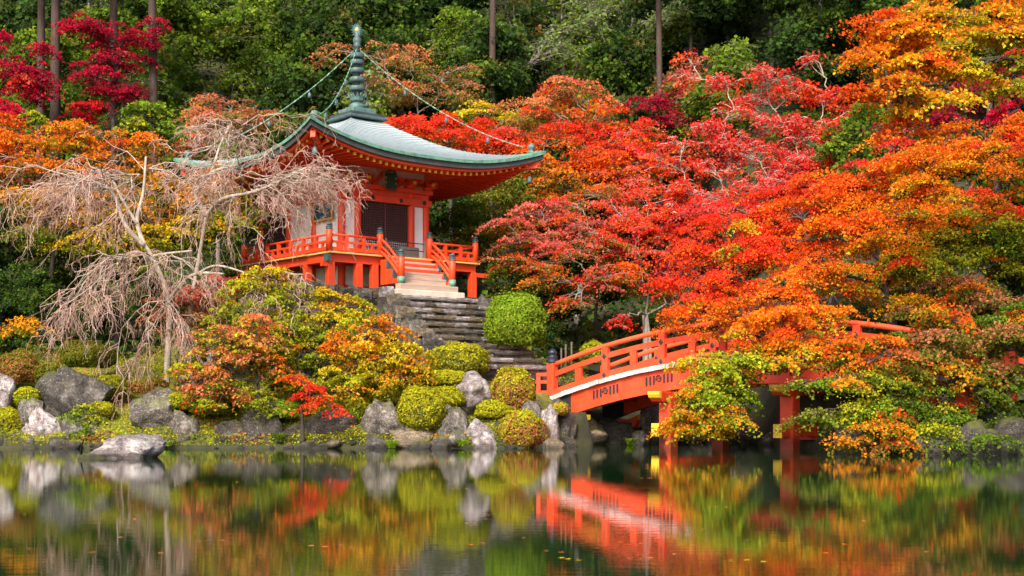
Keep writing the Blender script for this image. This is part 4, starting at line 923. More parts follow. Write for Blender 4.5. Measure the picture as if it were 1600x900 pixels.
def tree(name, label, base, forkp, lobes, bark_='bark_grey', r=0.13, leaf=0.13, dens=0.36, padr=(0.45, 0.95), group=None, cat='tree', depth=0.8, up=0.7, drop=0.26, flat=0.085, limb_r=0.032, tw_r=0.010, stems=1, z0=None, fill=2.2):
    seed = abs(hash((base[0], base[1], len(lobes)))) % 100000; rng = np.random.default_rng(seed); rnd = random.Random(seed)
    bx = (base[0] - 800) / F * base[1]; by = base[1]; bz_ = float(ground(bx, by)) - 0.12 if z0 is None else z0; loc = Vector((bx, by, bz_))
    fork = P(*forkp); L = []; leaf *= 0.78; dens *= 1.75; padr = (padr[0] * 0.9, padr[1] * 1.05)
    for (cx, cy, rx, ry, Y, top, low) in lobes:
        s = Y / F; L.append((P(cx, cy, Y), (rx * s, max(0.35, min(rx, 70) * s * depth), ry * s * 1.12), dens * math.pi * rx * ry, top, low))
    cs, ns, ss, cols, br = grow(L, fork, rng, rnd, leaf, dens, padr, r * 0.55, up, drop, flat, True, limb_r, tw_r, fill)
    for k in range(stems):
        o0 = Vector((rnd.uniform(-.25, .25), rnd.uniform(-.2, .2), 0)) if k else Vector()
        md = loc.lerp(fork, 0.5) + Vector((rnd.uniform(-.3, .3), rnd.uniform(-.15, .15), 0))
        br.tube(bez(loc + o0, md + o0, fork + o0 * 0.5, 8), [r * (1.35 if i == 0 else 1.1 - 0.5 * i / 8) for i in range(9)], 8, True)
    t_ = thing(name, label, cat, loc, 0, group)
    br.build('trunk', bark_, t_, loc)
    link('crown', leaves_mesh('crown', cs - np.array(loc), ns, ss, cols, rng), 'leaf', t_)
    return t_
g1 = 'autumn maples round the pond'
# front bank
tree('maple_tree', 'yellow green maple below the hall at the middle of the left bank', (492, 53.2), (470, 545, 53.2),
 [(470, 596, 50, 20, 52.6, 'yg', 'g'), (525, 580, 44, 20, 52.8, 'yg', 'g'), (430, 560, 50, 20, 53, 'yg', 'g'), (540, 520, 40, 20, 53.4, 'yg', 'lg'), (380, 485, 44, 20, 53.4, 'yg', 'lg'), (485, 510, 44, 20, 53.4, 'yg', 'lg'), (392, 458, 60, 34, 53.6, 'yg', 'lg'), (452, 478, 55, 32, 54.0, 'yg', 'lg'), (520, 502, 52, 28, 53.8, 'yel', 'yg'), (560, 478, 36, 24, 54.4, 'yora', 'yg'), (480, 545, 60, 26, 53.2, 'yg', 'g'), (415, 434, 42, 20, 53.8, 'yel', 'yg'), (350, 500, 30, 18, 53.4, 'yg', 'g'), (520, 465, 36, 20, 54.2, 'yel', 'yg'), (440, 512, 46, 20, 53.2, 'yg', 'g')], 'bark_dark', 0.11, 0.12, 0.30, (0.26, 0.6), g1, fill=1.5, up=0.5)
tree('maple_tree', 'salmon orange maple leaning left over the left bank rocks', (432, 51.8), (402, 596, 51.6),
 [(380, 535, 40, 20, 51.3, 'sal', 'yg'), (340, 560, 44, 22, 51.2, 'sal', 'yg'), (400, 618, 40, 16, 51.2, 'yg', 'g'), (430, 640, 30, 12, 51, 'yg', 'g'), (305, 570, 28, 14, 51, 'yg', 'g'), (352, 520, 52, 22, 51.2, 'sal', 'yg'), (425, 530, 48, 20, 51.5, 'sal', 'yg'), (318, 592, 44, 20, 51.0, 'sal', 'g'), (388, 562, 58, 24, 51.7, 'sal', 'g'), (345, 622, 50, 16, 51.0, 'rora', 'mg'), (300, 612, 28, 12, 50.8, 'sal', 'g'), (410, 500, 34, 14, 51.3, 'sal', 'yora'), (370, 595, 40, 20, 51.4, 'yg', 'g'), (420, 575, 38, 18, 51.4, 'ora', 'g')], 'bark_dark', 0.10, 0.115, 0.30, (0.26, 0.6), g1, fill=1.5, up=0.5)
tree('maple_tree', 'low scarlet maple spray hanging to the dark rocks', (472, 51.0), (470, 640, 50.9),
 [(466, 590, 26, 10, 50.6, 'rora', 'ora'), (490, 612, 28, 10, 50.5, 'red', 'rora'), (508, 630, 26, 8, 50.3, 'red', 'rora'), (525, 644, 12, 5, 50.2, 'red', 'rora')], 'bark_dark', 0.08, 0.11, 0.42, (0.28, 0.58), g1)
tree('maple_tree', 'orange and gold maple left of the clipped azalea', (566, 52.4), (555, 598, 52.3),
 [(600, 555, 46, 22, 52.2, 'yel', 'yg'), (575, 595, 46, 18, 52, 'yg', 'g'), (630, 590, 36, 16, 51.9, 'yora', 'g'), (545, 580, 40, 18, 52.2, 'yel', 'yg'), (580, 522, 58, 24, 52.4, 'ora', 'yel'), (622, 548, 40, 24, 52.2, 'yel', 'yg'), (560, 562, 56, 24, 52.6, 'yel', 'yg'), (602, 588, 50, 20, 52.0, 'yora', 'yg'), (548, 612, 48, 16, 51.8, 'yora', 'yg'), (520, 540, 34, 18, 52.2, 'ora', 'yora'), (640, 565, 24, 14, 52.0, 'yora', 'yg'), (590, 505, 34, 14, 52.6, 'ora', 'yora')], 'bark_dark', 0.09, 0.115, 0.30, (0.26, 0.6), g1, fill=1.5, up=0.5)
tree('maple_tree', 'salmon pink maple beneath the bare cherry branches', (300, 55.2), (300, 545, 55.2),
 [(282, 472, 56, 24, 55.0, 'sal', 'br'), (325, 452, 46, 24, 55.4, 'pink', 'br'), (238, 490, 34, 14, 54.8, 'rora', 'g'), (325, 498, 46, 18, 54.8, 'sal', 'g'), (270, 505, 36, 14, 54.6, 'sal', 'g'), (360, 440, 30, 16, 56.0, 'red', 'wine'), (300, 530, 30, 14, 54.6, 'pink', 'g')], 'bark_grey', 0.10, 0.115, 0.34, (0.32, 0.68), g1)
# left, behind
tree('maple_tree', 'orange maple at the left edge above the bare cherry', (70, 62.5), (95, 330, 62.5),
 [(35, 222, 56, 30, 62.5, 'ora', 'yora'), (120, 216, 56, 24, 62.8, 'ora', 'yg'), (205, 226, 52, 20, 63, 'ora', 'ol'), (60, 265, 70, 26, 62, 'ora', 'ol'), (165, 262, 70, 24, 62.5, 'ora', 'ol'), (0, 195, 32, 18, 62.5, 'rora', 'ora'), (10, 285, 40, 28, 62, 'sal', 'ol'), (245, 215, 30, 12, 63, 'ora', 'yora'), (0, 240, 40, 30, 62, 'rora', 'ora')], 'bark_dark', 0.15, 0.14, 0.36, (0.5, 1.0), g1)
tree('maple_tree', 'olive gold maple behind the bare cherry trees', (180, 60.5), (200, 430, 60.5),
 [(250, 290, 60, 30, 61.5, 'yora', 'ol'), (140, 350, 60, 26, 60.5, 'yora', 'ol'), (300, 365, 50, 26, 60.5, 'ol', 'g'), (220, 400, 60, 20, 60, 'yel', 'g'), (380, 330, 36, 30, 62, 'ol', 'g'), (50, 320, 60, 26, 60.5, 'yora', 'ol'), (100, 320, 70, 30, 60, 'yora', 'ol'), (200, 330, 76, 34, 61, 'yora', 'ol'), (300, 320, 60, 32, 61, 'yora', 'ol'), (160, 378, 80, 24, 60, 'yel', 'g'), (260, 372, 60, 24, 60, 'yel', 'g'), (340, 290, 44, 30, 61.5, 'yora', 'g'), (60, 360, 50, 18, 59.5, 'ol', 'g'), (350, 350, 40, 26, 61, 'yg', 'g'), (30, 510, 34, 12, 57, 'yora', 'g')], 'bark_dark', 0.14, 0.14, 0.34, (0.5, 1.0), g1)
tree('crimson_maple', 'deep crimson maple between the cedar trunks at upper left', (178, 74), (176, 165, 74),
 [(152, 36, 42, 17, 73.5, 'crim', 'wine'), (192, 58, 46, 20, 74, 'crim', 'wine'), (118, 42, 28, 12, 73.5, 'crim', 'crim'), (172, 92, 56, 22, 74, 'crim', 'wine'), (238, 42, 20, 18, 74.5, 'crim', 'wine'), (232, 68, 18, 14, 74.5, 'crim', 'wine'), (145, 118, 42, 18, 73.5, 'crim', 'wine'), (192, 130, 36, 18, 74, 'crim', 'wine'), (140, 172, 30, 14, 73.5, 'red', 'crim'), (170, 150, 36, 14, 74, 'crim', 'wine')], 'bark_dark', 0.16, 0.15, 0.42, (0.4, 0.85), 'crimson maples on the hillside')
tree('crimson_maple', 'deep crimson maple cut by the upper left edge', (20, 72), (30, 195, 72),
 [(16, 100, 36, 18, 71.5, 'crim', 'wine'), (52, 112, 34, 20, 72, 'crim', 'wine'), (70, 84, 20, 14, 72, 'crim', 'wine'), (8, 165, 32, 14, 71.5, 'crim', 'crim'), (62, 148, 24, 18, 72, 'crim', 'wine'), (0, 62, 18, 18, 71.5, 'crim', 'wine'), (40, 132, 36, 14, 71.5, 'red', 'crim'), (20, 182, 36, 10, 71.5, 'crim', 'wine')], 'bark_dark', 0.16, 0.15, 0.42, (0.4, 0.85), 'crimson maples on the hillside')
tree('broadleaf_bush', 'bright yellow green bush above the orange maple', (226, 68), (226, 205, 68),
 [(226, 182, 40, 20, 67.5, 'lg', 'mg'), (205, 198, 26, 12, 67.2, 'yg', 'g'), (246, 196, 26, 12, 67.6, 'lg', 'mg'), (232, 165, 22, 10, 68, 'yg', 'g')], 'bark_dark', 0.08, 0.20, 0.2, (0.4, 0.7), 'bushes on the hillside', 'bush')
tree('broadleaf_bush', 'small yellow green sapling before the crimson maple at the left edge', (50, 68), (50, 200, 68),
 [(46, 178, 20, 10, 67.5, 'yg', 'lg'), (64, 184, 16, 8, 67.5, 'yg', 'lg')], 'bark_dark', 0.05, 0.2, 0.18, (0.35, 0.6), 'bushes on the hillside', 'bush')
tree('maple_tree', 'dusky salmon maple left of the hall roof', (345, 69), (345, 240, 69),
 [(318, 192, 36, 26, 68.6, 'sal', 'br'), (362, 172, 44, 22, 69, 'br', 'ol'), (330, 160, 30, 14, 69, 'sal', 'br'), (395, 200, 40, 22, 69.5, 'br', 'ol'), (300, 225, 34, 16, 68.6, 'sal', 'br'), (430, 190, 30, 18, 69.5, 'br', 'ol')], 'bark_grey', 0.13, 0.14, 0.26, (0.45, 0.9), g1)
# behind the hall and right of it
tree('maple_tree', 'brownish salmon maple above the hall roof', (660, 79), (650, 200, 79),
 [(640, 88, 52, 18, 78.5, 'sal', 'ol'), (692, 116, 46, 16, 79, 'br', 'ol'), (655, 145, 56, 20, 78.5, 'sal', 'ol'), (722, 146, 40, 16, 79, 'br', 'ol'), (598, 125, 36, 16, 78, 'sal', 'ol'), (528, 78, 30, 10, 78, 'br', 'g'), (500, 95, 26, 9, 78, 'sal', 'ol'), (590, 80, 30, 12, 78.5, 'br', 'g'), (730, 105, 24, 10, 79.5, 'sal', 'ol')], 'bark_grey', 0.15, 0.15, 0.32, (0.5, 0.95), g1)
tree('maple_tree', 'bright red maple behind the right slope of the roof', (710, 72), (705, 260, 72),
 [(648, 200, 46, 20, 71.5, 'red', 'rora'), (705, 208, 52, 22, 72, 'red', 'rora'), (762, 222, 50, 20, 72.3, 'red', 'rora'), (690, 184, 36, 13, 72, 'rora', 'red'), (800, 215, 36, 20, 72, 'pink', 'rora'), (740, 195, 30, 13, 72, 'red', 'rora')], 'bark_dark', 0.14, 0.14, 0.42, (0.45, 0.9), g1)
tree('broadleaf_tree', 'yellow tree standing between the red maple and the brown maple', (765, 75), (765, 215, 75),
 [(748, 172, 40, 14, 74.5, 'yel', 'yg'), (788, 186, 44, 16, 75, 'yel', 'yg'), (730, 184, 24, 11, 74.5, 'yg', 'lg'), (830, 190, 26, 10, 75, 'yel', 'yg')], 'bark_grey', 0.1, 0.15, 0.36, (0.45, 0.85))
tree('maple_tree', 'mixed red and orange maple at the centre of the hillside', (900, 73), (905, 330, 73),
 [(800, 235, 40, 20, 72.5, 'red', 'rora'), (850, 260, 44, 18, 72, 'rora', 'ol'), (905, 205, 50, 22, 73, 'red', 'rora'), (960, 225, 50, 22, 72.5, 'red', 'pink'), (810, 205, 40, 18, 73, 'rora', 'ol'), (920, 155, 46, 16, 74, 'sal', 'ol'), (1000, 255, 46, 20, 72, 'pink', 'ora'), (870, 180, 44, 16, 73, 'br', 'ol'), (940, 260, 50, 20, 72, 'rora', 'ora'), (828, 172, 52, 24, 73, 'sal', 'ol'), (880, 142, 50, 20, 73.5, 'sal', 'ol'), (935, 188, 56, 24, 73, 'rora', 'ol'), (862, 212, 56, 22, 72.5, 'red', 'ora'), (925, 236, 60, 24, 72, 'red', 'ora'), (992, 205, 50, 24, 73, 'red', 'rora'), (828, 252, 46, 20, 72, 'ora', 'ol'), (885, 285, 56, 24, 72, 'ora', 'ol'), (965, 275, 56, 24, 72, 'pink', 'ora'), (835, 290, 36, 16, 71.5, 'rora', 'g'), (1030, 245, 44, 22, 72.5, 'red', 'ora')], 'bark_grey', 0.17, 0.145, 0.38, (0.5, 1.0), g1)
tree('maple_tree', 'pinkish red maple with pale forked trunks behind the bridge railing', (1012, 64), (1010, 492, 64),
 [(1050, 372, 46, 22, 65, 'red', 'rora'), (1095, 345, 44, 22, 66, 'red', 'rora'), (1005, 302, 50, 22, 66, 'red', 'ora'), (930, 302, 50, 20, 66, 'rora', 'ol'), (862, 368, 44, 15, 63.5, 'pink', 'ol'), (790, 405, 34, 12, 62.5, 'rora', 'ol'), (980, 430, 50, 18, 63.5, 'rora', 'ol'), (870, 440, 44, 14, 62.5, 'ora', 'ol'), (1020, 445, 40, 16, 64, 'wine', 'ol'), (1110, 395, 40, 20, 66, 'red', 'wine'), (880, 315, 50, 18, 65, 'rora', 'ol'), (1090, 490, 36, 16, 65, 'br', 'ol'), (845, 330, 50, 18, 63.5, 'pink', 'br'), (905, 352, 58, 20, 64, 'pink', 'br'), (812, 378, 44, 14, 63, 'pink', 'ol'), (882, 398, 66, 20, 63, 'pink', 'ol'), (965, 332, 58, 24, 65, 'pink', 'rora'), (842, 415, 46, 13, 62.5, 'rora', 'ol'), (930, 438, 56, 18, 63, 'red', 'ol'), (992, 388, 56, 22, 64.5, 'pink', 'rora'), (1045, 415, 50, 20, 65, 'red', 'wine'), (898, 468, 40, 12, 62, 'red', 'ol'), (970, 500, 30, 9, 61.5, 'red', 'red'), (1065, 462, 44, 18, 65, 'br', 'ol'), (1010, 350, 46, 20, 65, 'rora', 'red'), (1080, 430, 40, 24, 66, 'wine', 'ol'), (790, 350, 30, 12, 62.5, 'pink', 'br'), (940, 375, 50, 18, 64.5, 'red', 'ol')], 'bark_grey', 0.13, 0.125, 0.34, (0.45, 0.95), g1, stems=3, limb_r=0.03, tw_r=0.016)
tree('sumac_tree', 'coral red tree with bare pale branches at the upper right', (1190, 66), (1185, 340, 66),
 [(1100, 308, 54, 16, 65, 'red', 'rora'), (1175, 328, 60, 16, 64.5, 'red', 'pink'), (1258, 315, 54, 16, 64.5, 'pink', 'red'), (1320, 290, 40, 16, 65, 'red', 'rora'), (1045, 330, 44, 16, 65, 'red', 'rora'), (1140, 225, 44, 16, 65.5, 'red', 'pink'), (1240, 215, 44, 16, 66, 'red', 'pink'), (1310, 215, 34, 14, 66, 'red', 'rora'), (1180, 150, 40, 14, 66.5, 'red', 'pink'), (1055, 258, 40, 16, 66, 'red', 'rora'), (1210, 270, 50, 16, 65, 'red', 'pink'), (1082, 92, 32, 9, 66.5, 'rora', 'sal'), (1075, 122, 32, 10, 66.5, 'pink', 'rora'), (1135, 128, 34, 12, 66, 'red', 'pink'), (1200, 118, 42, 12, 66, 'red', 'pink'), (1245, 140, 36, 12, 66, 'red', 'rora'), (1292, 152, 32, 12, 66, 'red', 'rora'), (1148, 172, 44, 13, 65.5, 'red', 'pink'), (1220, 188, 54, 15, 66, 'red', 'pink'), (1292, 198, 42, 14, 66, 'red', 'rora'), (1100, 196, 38, 13, 65.5, 'red', 'pink'), (1330, 176, 24, 12, 66, 'red', 'rora'), (1172, 236, 56, 14, 65, 'red', 'pink'), (1252, 246, 54, 14, 65.5, 'pink', 'red'), (1322, 242, 34, 14, 65.5, 'pink', 'rora'), (1118, 262, 48, 13, 65, 'pink', 'rora'), (1198, 292, 54, 14, 64.5, 'pink', 'red'), (1068, 226, 32, 11, 65.5, 'pink', 'rora'), (1270, 92, 20, 7, 66, 'red', 'pink'), (1060, 290, 44, 16, 65, 'red', 'rora'), (1280, 290, 50, 14, 65, 'pink', 'rora')], 'bark_pale', 0.12, 0.15, 0.24, (0.35, 0.7), None, depth=0.9, flat=0.2, limb_r=0.036, tw_r=0.024, stems=3)
tree('maple_tree', 'dark wine red maple behind the coral red tree', (1030, 77), (1030, 230, 77),
 [(1012, 168, 46, 15, 77, 'wine', 'crim'), (1062, 158, 40, 15, 77, 'wine', 'crim'), (1040, 185, 40, 13, 77, 'crim', 'wine'), (1090, 190, 40, 16, 77, 'wine', 'br')], 'bark_dark', 0.13, 0.16, 0.36, (0.5, 0.9), g1)
# right side
tree('maple_tree', 'huge orange maple filling the right side above the bridge', (1408, 49.5), (1384, 455, 49),
 [(1235, 495, 50, 15, 47.8, 'rora', 'ora'), (1290, 482, 44, 12, 48, 'ora', 'yora'), (1180, 500, 50, 16, 48.5, 'rora', 'ora'), (1500, 350, 60, 26, 48.5, 'yg', 'g'), (1550, 380, 50, 22, 48, 'g', 'mg'), (1440, 420, 50, 20, 48.5, 'yg', 'g'), (1090, 385, 50, 24, 52, 'red', 'rora'), (1130, 440, 50, 24, 50, 'red', 'ora'), (1065, 500, 40, 18, 49.5, 'rora', 'ora'), (1130, 505, 50, 18, 49, 'ora', 'yora'), (1440, 452, 56, 22, 48, 'yora', 'g'), (1510, 455, 64, 26, 47.5, 'br', 'g'), (1480, 310, 60, 30, 50, 'ora', 'yg'), (1585, 355, 50, 34, 48, 'yg', 'g'), (1350, 325, 60, 26, 51, 'ora', 'yora'), (1240, 385, 60, 28, 51, 'rora', 'ora'), (1400, 385, 60, 26, 49, 'ora', 'yg'), (1290, 285, 50, 24, 53, 'rora', 'ora'), (1500, 215, 60, 26, 51, 'ora', 'yora'), (1400, 235, 60, 24, 52, 'ora', 'yora'), (1570, 470, 50, 24, 47, 'br', 'mg'), (1330, 432, 60, 22, 48.5, 'ora', 'yg'), (1050, 440, 36, 20, 51, 'red', 'rora'), (1590, 200, 40, 30, 50, 'rora', 'ora'), (1200, 350, 50, 22, 52, 'red', 'rora'), (1345, 285, 85, 32, 51, 'rora', 'ora'), (1452, 262, 84, 36, 50, 'ora', 'yel'), (1555, 232, 74, 36, 49.5, 'ora', 'yora'), (1262, 332, 70, 28, 52, 'rora', 'ora'), (1160, 352, 66, 28, 52, 'red', 'rora'), (1330, 365, 84, 32, 50, 'rora', 'yora'), (1185, 402, 72, 30, 50.5, 'red', 'ora'), (1275, 425, 84, 30, 49, 'rora', 'yora'), (1110, 410, 52, 24, 51, 'red', 'rora'), (1205, 465, 74, 26, 48.5, 'rora', 'yora'), (1262, 478, 54, 18, 48.5, 'ora', 'yg'), (1432, 335, 74, 30, 49.5, 'ora', 'yora'), (1540, 322, 76, 36, 49, 'ora', 'g'), (1475, 392, 70, 28, 48.5, 'yg', 'g'), (1560, 412, 60, 34, 48, 'yg', 'g'), (1100, 465, 46, 20, 50, 'red', 'ora'), (1390, 420, 50, 22, 50.5, 'ora', 'yg'), (1585, 280, 40, 30, 48.5, 'ora', 'g'), (1120, 320, 50, 22, 54, 'red', 'pink'), (1220, 300, 50, 20, 54, 'red', 'rora')], 'bark_dark', 0.20, 0.112, 0.44, (0.5, 1.05), g1, limb_r=0.05)
tree('maple_tree', 'green and yellow maple spray hanging over the first bridge pier', (1370, 47), (1330, 545, 46.8),
 [(1110, 615, 48, 20, 46.1, 'yg', 'lg'), (1085, 672, 40, 12, 45.8, 'yora', 'yg'), (1160, 600, 40, 20, 46.4, 'lg', 'g'), (1095, 565, 36, 16, 46.6, 'yg', 'yora'), (1065, 655, 30, 12, 45.9, 'ora', 'yg'), (1210, 500, 60, 18, 47, 'ora', 'yora'), (1140, 650, 40, 16, 46, 'yora', 'lg'), (1250, 545, 50, 18, 46.6, 'ora', 'yg'), (1122, 592, 54, 30, 46.3, 'yg', 'lg'), (1098, 640, 50, 18, 46, 'yora', 'lg'), (1150, 562, 54, 20, 46.6, 'yg', 'lg'), (1180, 528, 70, 20, 47, 'ora', 'yg'), (1245, 526, 50, 16, 46.6, 'rora', 'yora'), (1215, 560, 54, 18, 46.6, 'yora', 'lg'), (1120, 665, 44, 14, 45.8, 'yora', 'lg'), (1150, 630, 36, 18, 46.2, 'lg', 'g'), (1070, 615, 26, 12, 46.2, 'yora', 'yg'), (1295, 568, 44, 14, 46.5, 'ora', 'yg')], 'bark_dark', 0.13, 0.115, 0.42, (0.35, 0.8), g1)
tree('maple_tree', 'rusty green maple cascading to the water at the lower right', (1500, 45.3), (1490, 590, 45.2),
 [(1575, 522, 44, 20, 44.2, 'br', 'g'), (1290, 536, 44, 12, 46.4, 'rora', 'yg'), (1350, 536, 44, 9, 45.6, 'ora', 'g'), (1400, 532, 40, 10, 45.5, 'ora', 'g'), (1540, 688, 50, 12, 43.3, 'g', 'mg'), (1500, 672, 44, 12, 43.6, 'yg', 'g'), (1310, 542, 46, 11, 45.6, 'rora', 'g'), (1378, 540, 46, 10, 45.2, 'ora', 'g'), (1430, 528, 40, 11, 45.4, 'br', 'g'), (1320, 560, 40, 12, 45.4, 'ora', 'lg'), (1560, 500, 50, 16, 45.8, 'g', 'mg'), (1450, 565, 46, 14, 44.8, 'g', 'mg'), (1590, 540, 40, 16, 45, 'g', 'mg'), (1500, 660, 50, 20, 44.2, 'g', 'mg'), (1400, 588, 50, 20, 44.5, 'ol', 'g'), (1560, 605, 50, 22, 44.6, 'g', 'mg'), (1300, 595, 40, 16, 44.6, 'lg', 'g'), (1250, 600, 30, 12, 44.8, 'lg', 'g'), (1580, 690, 46, 18, 43.8, 'g', 'mg'), (1400, 690, 44, 14, 43.6, 'ora', 'g'), (1470, 640, 50, 20, 44.4, 'g', 'mg'), (1345, 572, 44, 14, 45, 'ora', 'g'), (1330, 640, 40, 16, 44.2, 'yg', 'g'), (1500, 500, 60, 22, 45.6, 'rora', 'g'), (1450, 492, 46, 16, 45.6, 'yora', 'g'), (1480, 690, 44, 12, 43.6, 'g', 'mg'), (1385, 635, 40, 18, 44.2, 'lg', 'g'), (1540, 580, 46, 20, 44.8, 'br', 'g'), (1395, 556, 54, 16, 44.8, 'rora', 'g'), (1462, 530, 64, 24, 45.2, 'br', 'g'), (1545, 545, 60, 28, 45, 'br', 'g'), (1340, 605, 46, 20, 44.4, 'yg', 'g'), (1428, 612, 60, 24, 44.6, 'lg', 'g'), (1520, 615, 56, 24, 44.6, 'ol', 'g'), (1575, 655, 46, 24, 44.4, 'g', 'mg'), (1362, 662, 46, 18, 44, 'yora', 'lg'), (1272, 648, 36, 13, 44.2, 'lg', 'g'), (1440, 665, 50, 16, 44.2, 'yg', 'g'), (1590, 590, 40, 30, 44.6, 'ol', 'mg'), (1330, 690, 24, 9, 43.8, 'yora', 'g'), (1480, 575, 50, 20, 44.6, 'yora', 'g'), (1580, 500, 46, 24, 45.4, 'g', 'mg')], 'bark_dark', 0.14, 0.115, 0.38, (0.38, 0.85), g1)
tree('maple_tree', 'orange gold maple branch reaching in at the upper right corner', (1760, 43.5), (1660, 60, 42),
 [(1348, 88, 28, 14, 41.2, 'ora', 'yora'), (1385, 30, 40, 16, 41.6, 'rora', 'ora'), (1335, 150, 30, 12, 41.4, 'rora', 'ora'), (1440, 190, 44, 14, 42, 'rora', 'ora'), (1420, 140, 40, 14, 41.4, 'ora', 'yora'), (1500, 75, 56, 24, 41.5, 'yora', 'yg'), (1430, 45, 50, 22, 41.6, 'ora', 'yel'), (1580, 130, 44, 18, 42, 'ol', 'yg'), (1450, 85, 50, 20, 41.4, 'ora', 'yel'), (1530, 20, 50, 20, 42, 'yora', 'yg'), (1400, 62, 50, 22, 41.5, 'ora', 'yora'), (1480, 36, 60, 26, 41.8, 'yora', 'yg'), (1560, 46, 56, 32, 42, 'ora', 'yg'), (1425, 106, 56, 20, 41.2, 'ora', 'yel'), (1378, 132, 44, 14, 41, 'ora', 'yora'), (1520, 108, 60, 20, 41.5, 'yg', 'yel'), (1440, 12, 50, 14, 42, 'ora', 'yg'), (1590, 92, 40, 20, 42, 'yg', 'ol'), (1470, 150, 44, 14, 41, 'yora', 'yg'), (1345, 40, 24, 10, 41.5, 'rora', 'ora'), (1400, 165, 40, 14, 42, 'ora', 'yel'), (1560, 10, 50, 16, 42, 'ora', 'yg')], 'bark_dark', 0.20, 0.12, 0.30, (0.4, 0.85), g1, limb_r=0.05, tw_r=0.014)
tree('crimson_maple', 'crimson maple glimpsed behind the upper right maple branch', (1560, 58), (1550, 230, 57),
 [(1540, 140, 54, 20, 57, 'crim', 'wine'), (1590, 172, 44, 22, 56.5, 'crim', 'crim'), (1482, 182, 36, 20, 57, 'wine', 'crim'), (1590, 105, 44, 24, 57, 'red', 'crim'), (1400, 205, 36, 22, 58, 'wine', 'br')], 'bark_dark', 0.14, 0.13, 0.4, (0.45, 0.9), 'crimson maples on the hillside')
tree('broadleaf_tree', 'olive tree right of the hall behind the deck', (750, 68), (752, 400, 68),
 [(728, 330, 40, 22, 67.5, 'g', 'mg'), (772, 322, 42, 24, 68, 'ol', 'g'), (745, 372, 46, 20, 67, 'ol', 'mg'), (705, 360, 28, 24, 67.5, 'g', 'dg'), (790, 360, 32, 18, 67, 'yora', 'ol'), (800, 300, 36, 18, 68, 'ol', 'g'), (790, 430, 40, 20, 64, 'ol', 'g'), (830, 450, 36, 20, 64, 'g', 'dg')], 'bark_dark', 0.13, 0.14, 0.36, (0.45, 0.9))
tree('evergreen_bush', 'dark glossy evergreen bush beside the orange maple trunk', (1450, 50.5), (1450, 520, 50.4),
 [(1450, 470, 48, 24, 50.2, 'bg', 'dg'), (1420, 492, 30, 16, 50, 'bg', 'dg'), (1480, 450, 30, 18, 50.4, 'dg', 'bg'), (1560, 470, 50, 30, 51, 'dg', 'bg')], 'bark_dark', 0.09, 0.2, 0.25, (0.4, 0.7), 'bushes on the right bank', 'bush')
tree('sapling', 'small bright green sapling behind the flat rock in the water', (128, 43.0), (130, 690, 42.0),
 [(118, 650, 22, 9, 41.6, 'lg', 'g'), (150, 655, 22, 8, 41.8, 'yg', 'g'), (132, 636, 20, 8, 42, 'yg', 'lg'), (125, 672, 26, 10, 41.4, 'lg', 'g'), (152, 680, 22, 9, 41.4, 'yg', 'br')], 'bark_dark', 0.035, 0.09, 0.3, (0.16, 0.34), z0=-0.05, limb_r=0.02, tw_r=0.008)

